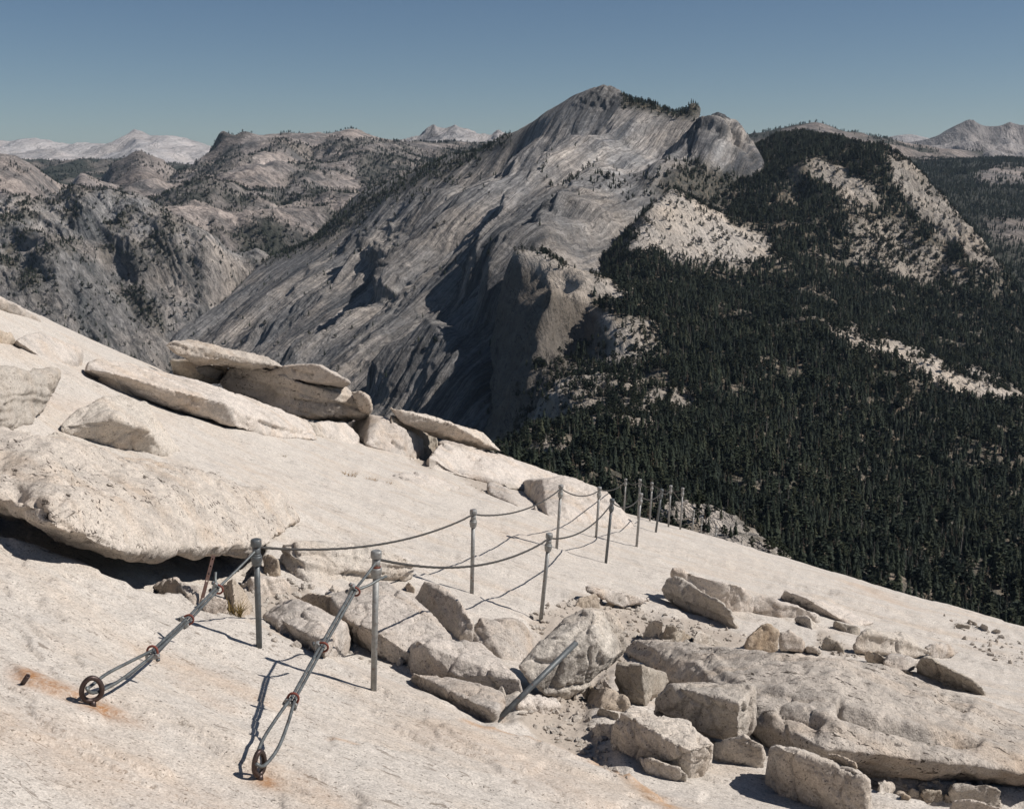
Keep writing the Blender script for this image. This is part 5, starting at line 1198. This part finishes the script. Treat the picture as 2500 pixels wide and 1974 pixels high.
def resample(pts, step):
    pts = [Vector(p) for p in pts]
    # Catmull-Rom through the points
    out = []
    for i in range(len(pts) - 1):
        a, b, c, d = pts[max(i - 1, 0)], pts[i], pts[i + 1], pts[min(i + 2, len(pts) - 1)]
        n = max(2, int((c - b).length / step))
        for k in range(n):
            t = k / n
            out.append(0.5 * ((2 * b) + (c - a) * t + (2 * a - 5 * b + 4 * c - d) * t * t + (3 * b - a - 3 * c + d) * t ** 3))
    out.append(pts[-1]); return out
def rope(name, pts, r, mat, step=0.012, seg=18, lobes=6, pitch=0.13, parent=None, closed_ends=True):
    P = resample(pts, step); V, F = [], []; up = Vector((0.31, 0.2, 0.93)); s = 0.0
    nrm = None
    for i, p in enumerate(P):
        d = (P[min(i + 1, len(P) - 1)] - P[max(i - 1, 0)]).normalized()
        nrm = up.cross(d).normalized() if nrm is None else (nrm - d * nrm.dot(d)).normalized()
        b = d.cross(nrm)
        if i: s += (p - P[i - 1]).length
        for j in range(seg):
            t = 2 * math.pi * j / seg
            rr = r * (1 + (0.13 * math.cos(lobes * t - 2 * math.pi * lobes * s / (pitch * 6) * 6) if lobes else 0))
            V.append(p + (nrm * math.cos(t) + b * math.sin(t)) * rr)
    n = len(P)
    for k in range(n - 1):
        for i in range(seg): F.append((k * seg + i, k * seg + (i + 1) % seg, (k + 1) * seg + (i + 1) % seg, (k + 1) * seg + i))
    F.append(tuple(range(seg - 1, -1, -1))); F.append(tuple((n - 1) * seg + i for i in range(seg)))
    me = bpy.data.meshes.new(name); me.from_pydata([v[:] for v in V], [], F)
    me.polygons.foreach_set('use_smooth', np.ones(len(F), bool)); me.materials.append(mat); me.update()
    return put(name, me, parent)

POSTS = {}
def post(key, bu, bv, tu, tv, label, mats=('steel', 'steel'), beyond=False, det=True, hgt=None):
    if not beyond:
        b = at(bu, bv); r = ray(tu, tv); t = r * (b[1] / r[1])
    else:
        t = at(tu, tv, 0.84, last=True); b = np.array([t[0] - 0.03, t[1], float(ground_h(t[0], t[1]))])
    b, t = Vector(b), Vector(t)
    ax = (b - t).normalized(); L = (b - t).length
    o = empty('cable_post', b - Vector((0, 0, 0.0)), label, 'post', 'metal posts holding the handrail cables')
    seg = 20 if det else 12
    # head: cap, neck, coupling; then the thin pipe into its drilled hole
    lathe('pipe', t, b, [(0.175, .0195), (0.5 * L, .0195), (L + 0.08, .0195)], M[mats[1]], seg, o)
    lathe('neck', t, b, [(0.045, .026), (0.118, .026)], M[mats[0]], seg, o)
    lathe('cap', t, b, [(0.0, .024), (0.004, .0305), (0.010, .0335), (0.046, .0340), (0.050, .031)], M[mats[0]], seg, o, flats=10)
    lathe('collar', t, b, [(0.100, .0285), (0.113, .0285)], M['red' if det and key in ('R1',) else mats[0]], seg, o)
    lathe('coupling', t, b, [(0.112, .034), (0.120, .0365), (0.150, .036), (0.156, .031), (0.166, .0325), (0.176, .029), (0.180, .021)], M[mats[0]], seg, o)
    POSTS[key] = (t, b, ax, L)
    return o
post('L1', 633, 1578, 625, 1315, 'dark steel post nearest the huge pitted boulder, first of the left cable', ('steel_dark', 'steel_dark'))
post('R1', 912, 1684, 919, 1343, 'steel post with a red band, first of the right cable')
post('L2', 1152, 1448, 1156, 1243, 'second post of the left cable, standing on bare rock')
post('R2', 1320, 1516, 1342, 1301, 'second post of the right cable, leaning slightly above the gravel')
post('L3', 1359, 1338, 1370, 1183, 'third post of the left cable, in front of the tapering sheet of rock')
post('R3', 1479, 1374, 1495, 1217, 'dark third post of the right cable', ('steel_dark', 'steel_dark'))
post('L4', 1455, 1312, 1464, 1188, 'fourth post of the left cable')
post('R4', 1554, 1334, 1565, 1203, 'fourth post of the right cable, farther down the slab')
post('R5', 1601, 1299, 1616, 1193, 'dark fifth post of the right cable near the slab edge', ('steel_dark', 'steel_dark'))
post('L5', 0, 0, 1528, 1168, 'fifth post of the left cable, rising from behind the slab edge', beyond=True, det=False)
post('L6', 0, 0, 1563, 1169, 'sixth post of the left cable, just left of the fourth right post', beyond=True, det=False)
post('L7', 0, 0, 1592, 1177, 'seventh post of the left cable, thin against the forest', beyond=True, det=False)
post('R6', 0, 0, 1638, 1184, 'sixth post of the right cable, against the rocky knob', beyond=True, det=False)
post('L8', 0, 0, 1667, 1190, 'eighth post beyond the slab edge, rightmost of the tall ones', beyond=True, det=False)
post('R7', 0, 0, 1694, 1245, 'far short post peeping over the slab edge below the knob', beyond=True, det=False)
post('L9', 0, 0, 1714, 1261, 'farthest but one post top showing over the slab edge', beyond=True, det=False)
post('R8', 0, 0, 1749, 1284, 'farthest post top showing over the slab edge', beyond=True, det=False)

def head(key, dz=0.062, side=Vector((0, 0, 0))):
    t, b, ax, L = POSTS[key]; return t + ax * dz + side
def span(a, b, sag, n=14):
    out = []
    for k in range(n + 1):
        f = k / n; p = a.lerp(b, f); out.append(p - Vector((0, 0, 4 * sag * f * (1 - f))))
    return out
def cable_run(keys, sags, off):
    pts = []
    for i in range(len(keys) - 1):
        s = span(head(keys[i], .045) + off, head(keys[i + 1], .045) + off, sags[i])
        pts += s if not pts else s[1:]
    return pts

def D_(x, y): return (360 + x / 3, 1300 + y / 3)
def Z5(x, y): return (x / 2.163, 1250 + y / 2.163)
def lerp_d(A, B, f): return A + (B - A) * f
RR = 0.0080
def hexnut(name, c, axis, r, h, mat, parent):
    return lathe(name, Vector(c) - axis * h / 2, Vector(c) + axis * h / 2, [(0, r), (h, r)], mat, 6, parent)
def clip(parent, c, along, rotate):
    """wire rope grip: forged saddle, U-bolt and two nuts"""
    c = Vector(c); d = along.normalized(); e = d.orthogonal().normalized(); e.rotate(Matrix.Rotation(rotate, 3, d)); g = d.cross(e)
    me = bpy.data.meshes.new('saddle')
    bm = bmesh.new()
    prof = [(-.036, -.006), (-.034, .010), (-.020, .016), (-.014, .006), (.014, .006), (.020, .016), (.034, .010), (.036, -.006), (.020, -.014), (-.020, -.014)]
    a = [bm.verts.new(c + e * x + g * (y - .017) - d * .016) for x, y in prof]; b = [bm.verts.new(c + e * x + g * (y - .017) + d * .016) for x, y in prof]
    bm.faces.new(a); bm.faces.new(list(reversed(b)))
    for i in range(len(prof)): bm.faces.new((a[i], b[i], b[(i + 1) % len(prof)], a[(i + 1) % len(prof)]))
    bmesh.ops.recalc_face_normals(bm, faces=bm.faces)
    bmesh.ops.bevel(bm, geom=bm.edges[:], offset=.003, segments=1, affect='EDGES')
    bm.to_mesh(me); bm.free(); me.materials.append(M['steel'])
    o = bpy.data.objects.new('rope_clip', None); COL.objects.link(o); o.parent = parent; o.location = c - world_loc(parent); o.empty_display_size = 0.02
    put('saddle', me, o)
    pts = [c + e * .026 - g * .046, c + e * .026 - g * .01]
    for k in range(9):
        t = math.pi * k / 8; pts.append(c + e * .026 * math.cos(t) + g * (.010 + .026 * math.sin(t)))
    pts += [c - e * .026 - g * .01, c - e * .026 - g * .046]
    rope('u_bolt', pts, .0062, M['red'], .006, 8, 0, parent=o)
    for s in (1, -1): hexnut('nut', c + e * .026 * s - g * .036, g, .0125, .013, M['steel_dark'], o)
def double_rope(parent, pts, gap, name='strand'):
    """two strands of rope side by side along the path"""
    P = [Vector(p) for p in pts]
    for s in (-1, 1):
        Q = []
        for i, p in enumerate(P):
            d = (P[min(i + 1, len(P) - 1)] - P[max(i - 1, 0)]).normalized()
            n = d.cross(Vector(p).normalized()).normalized()
            Q.append(p + n * gap * s)
        rope(name, Q, RR, M['rope'], parent=parent)
def eye_bolt(u, v, h, rw, rh, yaw, label):
    c = Vector(at(u, v, h)); g = Vector((c.x, c.y, surf(c.x, c.y)))
    o = empty('eye_bolt', g, label, 'anchor bolt', 'iron eye bolts anchoring the cables')
    ax = Vector((math.cos(yaw), math.sin(yaw), 0)); up = Vector((0.04, -0.10, 1)).normalized()
    pts = []
    for k in range(25):
        t = 2 * math.pi * k / 24 - math.pi / 2; wv = rw * (1 - 0.12 * math.sin(t))
        pts.append(c + ax * wv * math.cos(t) + up * rh * math.sin(t))
    rope('ring', pts, .0125, M['iron'], .008, 14, 0, parent=o)
    lathe('shank', c - up * rh, g - Vector((0, 0, .09)), [(0, .014), (.02, .016), ((c - up * rh - g).length + .08, .015)], M['iron'], 14, o)
    return c, ax, up
E1 = eye_bolt(224, 1682, .085, .046, .060, RAD(28), 'iron eye bolt anchoring the left cable, at the lower left')
E2 = eye_bolt(633, 1862, .080, .034, .058, RAD(62), 'iron eye bolt anchoring the right cable, nearest the bottom edge')

def stay(key, ring, pix, tails, label, rots, loopgap):
    t = head(key, .075); top = t.length; low = ring[0].length
    cab = empty('anchor_cable', POSTS[key][1], label, 'cable', 'doubled wire ropes from the anchors')
    W = []
    n = len(pix)
    for i, (u, v) in enumerate(pix):
        f = (i + 0.6) / (n + 0.35)
        W.append(Vector(at_d(u, v, lerp_d(top, low, f) / np.linalg.norm(ray(u, v)))))
    path = [t] + W
    rope('strand', [t, t.lerp(W[0], .5) - Vector((0, 0, .004)), W[0]], RR, M['rope'], parent=cab)
    mids = [W[0]]
    for a, b in zip(W[:-1], W[1:]): mids += [a.lerp(b, .5), b]
    double_rope(cab, mids, .0092)
    # loop through the eye
    c, ax, up = ring; e = W[-1]; d = (c - e).normalized(); side = d.cross(e.normalized()).normalized()
    L = (c - e).length
    loop = [e + side * .011, e + d * L * .35 + side * loopgap * .75, e + d * L * .72 + side * loopgap, c + side * loopgap * .55 + d * .0, c + up * .02 + d * .035, c - side * loopgap * .45 - d * .0, e + d * L * .72 - side * loopgap * .8, e + d * L * .35 - side * loopgap * .6, e - side * .011]
    rope('loop', loop, RR, M['rope'], parent=cab)
    for (w, r) in zip(range(len(W)), rots):
        a = W[max(w - 1, 0)]; b = W[min(w + 1, len(W) - 1)]
        clip(cab, W[w], b - a, r)
    for tl in tails:
        rope('tail', [W[0]] + [Vector(at_d(u, v, (W[0].length + dd) / np.linalg.norm(ray(u, v)))) for u, v, dd in tl], RR, M['rope'], parent=cab)
    return cab
stay('L1', E1, [D_(510, 410), D_(292, 640), Z5(805, 742)], [[(*D_(498, 350), .03), (*D_(500, 288), .05)]], 'doubled wire rope with three clips from the left anchor to its post', (0.4, 1.3, 2.4), .034)
stay('R1', E2, [D_(1512, 425), D_(1275, 838), D_(1062, 1222)], [[(*D_(1620, 385), .05), (*D_(1690, 345), .10), (*D_(1750, 318), .16)]], 'doubled wire rope with three clips from the right anchor to its post', (0.3, 1.0, 1.9), .044)

cl = empty('handrail_cable', POSTS['L1'][1], 'left handrail cable hanging between its posts', 'cable', 'sagging handrail cables')
rope('cable', cable_run(['L1', 'L2', 'L3', 'L4', 'L5', 'L6', 'L7', 'L8'], [.13, .12, .10, .09, .08, .08, .08], Vector((.0, -.03, 0))), .0085, M['rope_far'], .03, 10, 5, parent=cl)
cr = empty('handrail_cable', POSTS['R1'][1], 'right handrail cable hanging between its posts', 'cable', 'sagging handrail cables')
rope('cable', cable_run(['R1', 'R2', 'R3', 'R4', 'R5', 'R6', 'R7', 'R8'], [.15, .14, .12, .10, .09, .09, .08], Vector((.0, -.03, 0))), .0085, M['rope_far'], .03, 10, 5, parent=cr)

# loose pipe leaning on the tilted boulder
b = Vector(at(960 + 742 / 3, 1380 + 1152 / 3, -.01)); t = Vector(at(960 + 1342 / 3, 1380 + 562 / 3, .60))
o = empty('leaning_pipe', b, 'loose dark steel pipe leaning against the big tilted boulder', 'pipe')
Lp = (t - b).length
lathe('pipe', b, t, [(-.03, .0195), (Lp * .5, .0195), (Lp, .0195), (Lp, .0155), (Lp - .05, .0155)], M['steel_dark'], 20, o)
# rusty perforated strip
b = Vector(at(*D_(385, 545), 0.0)); t = Vector(at(*D_(484, 165), .37))
o = empty('metal_strip', b, 'rusty perforated metal strip standing in front of the black hollow', 'metal strip')
d, e, g, Ls = frame(b, t)
view = b.normalized(); w = d.cross(view).normalized(); th = d.cross(w)
bm = bmesh.new()
nh = 7; zs = [-.05] + [Ls * (k + .5) / nh + q for k in range(nh) for q in (-.006, .006)] + [Ls]
W_ = (-.013, -.0045, .0045, .013)
vg = {}
for si, sgn in enumerate((-.003, .003)):
    for i, z in enumerate(zs):
        for j, xx in enumerate(W_): vg[si, i, j] = bm.verts.new(b + d * z + w * xx + th * sgn)
for i in range(len(zs) - 1):
    for j in range(3):
        if j == 1 and i % 2 == 1 and i // 2 >= 3: continue
        bm.faces.new([vg[0, i, j], vg[0, i, j + 1], vg[0, i + 1, j + 1], vg[0, i + 1, j]]); bm.faces.new([vg[1, i, j], vg[1, i + 1, j], vg[1, i + 1, j + 1], vg[1, i, j + 1]])
    for j in (0, 3): bm.faces.new([vg[0, i, j], vg[0, i + 1, j], vg[1, i + 1, j], vg[1, i, j]])
for i in (0, len(zs) - 1):
    for j in range(3): bm.faces.new([vg[0, i, j], vg[0, i, j + 1], vg[1, i, j + 1], vg[1, i, j]])
bmesh.ops.recalc_face_normals(bm, faces=bm.faces)
me = bpy.data.meshes.new('strip'); bm.to_mesh(me); bm.free(); me.materials.append(M['strip']); put('strip', me, o)
# cut-off bolt stub
b = Vector(at(*Z5(112, 915), -.01)); t = Vector(at(*Z5(148, 862), .06))
o = empty('bolt_stub', b, 'short cut-off steel bolt sticking out of a rusty stain at the far left', 'bolt')
Lb = (t - b).length
lathe('stub', b, t, [(-.04, .0115), (Lb, .0115), (Lb, .007), (Lb - .02, .007)], M['iron'], 16, o)

# ------------------------------------------------------------------ dry grass tufts
def blade_mat(name, a, b_):
    n = NT(name); c = n.mix(n.noise(n.pos(), 30.0, 3), a, b_); return n.done(c, 0.8, spec=0.1)
M['straw'] = blade_mat('dry_grass', (0.30, 0.20, 0.085), (0.16, 0.13, 0.05))
M['straw_pale'] = blade_mat('pale_dry_grass', (0.38, 0.25, 0.14), (0.30, 0.20, 0.10))
def tuft(u, v, n, hgt, spread, label, mat='straw', seed=1, h0=0.0):
    rg2 = random.Random(seed); p = Vector(at(u, v, h0)); V, F = [], []
    for k in range(n):
        a = rg2.uniform(0, 6.28); r = spread * rg2.random() ** .5; q = Vector((math.cos(a) * r * 1.4, math.sin(a) * r * .7, -.03))
        dv = Vector((rg2.gauss(0, .35) + .4 * math.cos(a), rg2.gauss(0, .35) + .4 * math.sin(a), 1)).normalized(); hh = hgt * rg2.uniform(.5, 1.1); w_ = Vector((rg2.uniform(-1, 1), rg2.uniform(-1, 1), 0)).normalized() * .0035
        m = q + dv * hh * .55; tp = q + dv * hh + Vector((dv.x, dv.y, -.35)) * hh * .35; o_ = len(V)
        V += [q - w_, q + w_, m + w_ * .8, m - w_ * .8, tp]; F += [(o_, o_ + 1, o_ + 2, o_ + 3), (o_ + 3, o_ + 2, o_ + 4)]
    me = bpy.data.meshes.new('grass_tuft'); me.from_pydata([x_[:] for x_ in V], [], F); me.materials.append(M[mat]); me.update()
    tag(link('grass_tuft', me, loc=p), label, 'grass')
tuft(880 + 480 / 3, 960 + 440 / 3, 260, .30, .26, 'big tuft of dry grass at the corner of the broad sculpted slab', seed=2)
tuft(880 + 780 / 3, 960 + 592 / 3, 160, .16, .34, 'strip of dry grass under the hollow front of the exfoliated sheet', seed=3)
tuft(880 + 980 / 3, 960 + 625 / 3, 120, .15, .28, 'short dry grass near the flat grey piece and the exfoliated sheet', seed=4)
tuft(360 + 615 / 3, 1300 + 590 / 3, 150, .15, .05, 'dry grass tuft beside the white block left of the first post', seed=5)
tuft(400 + 1355 / 3, 800 + 1080 / 3, 50, .14, .07, 'lone pale grass tuft on the open slope, tallest of the little row', 'straw_pale', 6)
tuft(400 + 1510 / 3, 800 + 1110 / 3, 60, .08, .09, 'low reddish grass tuft in the middle of the little row', 'straw_pale', 7)
tuft(400 + 1605 / 3, 800 + 1128 / 3, 36, .05, .1, 'sparse grass at the right end of the little row', 'straw_pale', 8)
tuft(400 + 865 / 3, 800 + 935 / 3, 30, .07, .05, 'tiny grass sprig below the tip of the long low slab', 'straw', 9)
tuft(400 + 1460 / 3, 800 + 790 / 3, 60, .14, .12, 'green-brown weeds in the crack beside the propping boulder', 'straw', 10)

# ------------------------------------------------------------------ the air
hz = bpy.data.materials.new('haze'); hz.use_nodes = True; hz.node_tree.nodes.clear()
ho = hz.node_tree.nodes.new('ShaderNodeOutputMaterial'); hv = hz.node_tree.nodes.new('ShaderNodeVolumePrincipled')
hv.inputs['Color'].default_value = (0.62, 0.80, 1.0, 1); hv.inputs['Density'].default_value = 0.95e-5; hv.inputs['Anisotropy'].default_value = 0.2
hz.node_tree.links.new(hv.outputs[0], ho.inputs['Volume'])
X, Y0, Y1, Z0, Z1 = 33000, -500, 41000, -1160, 1150
hb = np.array([(-X, Y0, Z0), (X, Y0, Z0), (X, Y1, Z0), (-X, Y1, Z0), (-X, Y0, Z1), (X, Y0, Z1), (X, Y1, Z1), (-X, Y1, Z1)], float)
hm = mesh_np('haze', hb, np.array([(0, 3, 2, 1), (4, 5, 6, 7), (0, 1, 5, 4), (1, 2, 6, 5), (2, 3, 7, 6), (3, 0, 4, 7)]), hz, False)
tag(link('haze', hm), 'thin blue haze in the air over the mountains', 'haze', kind='stuff')
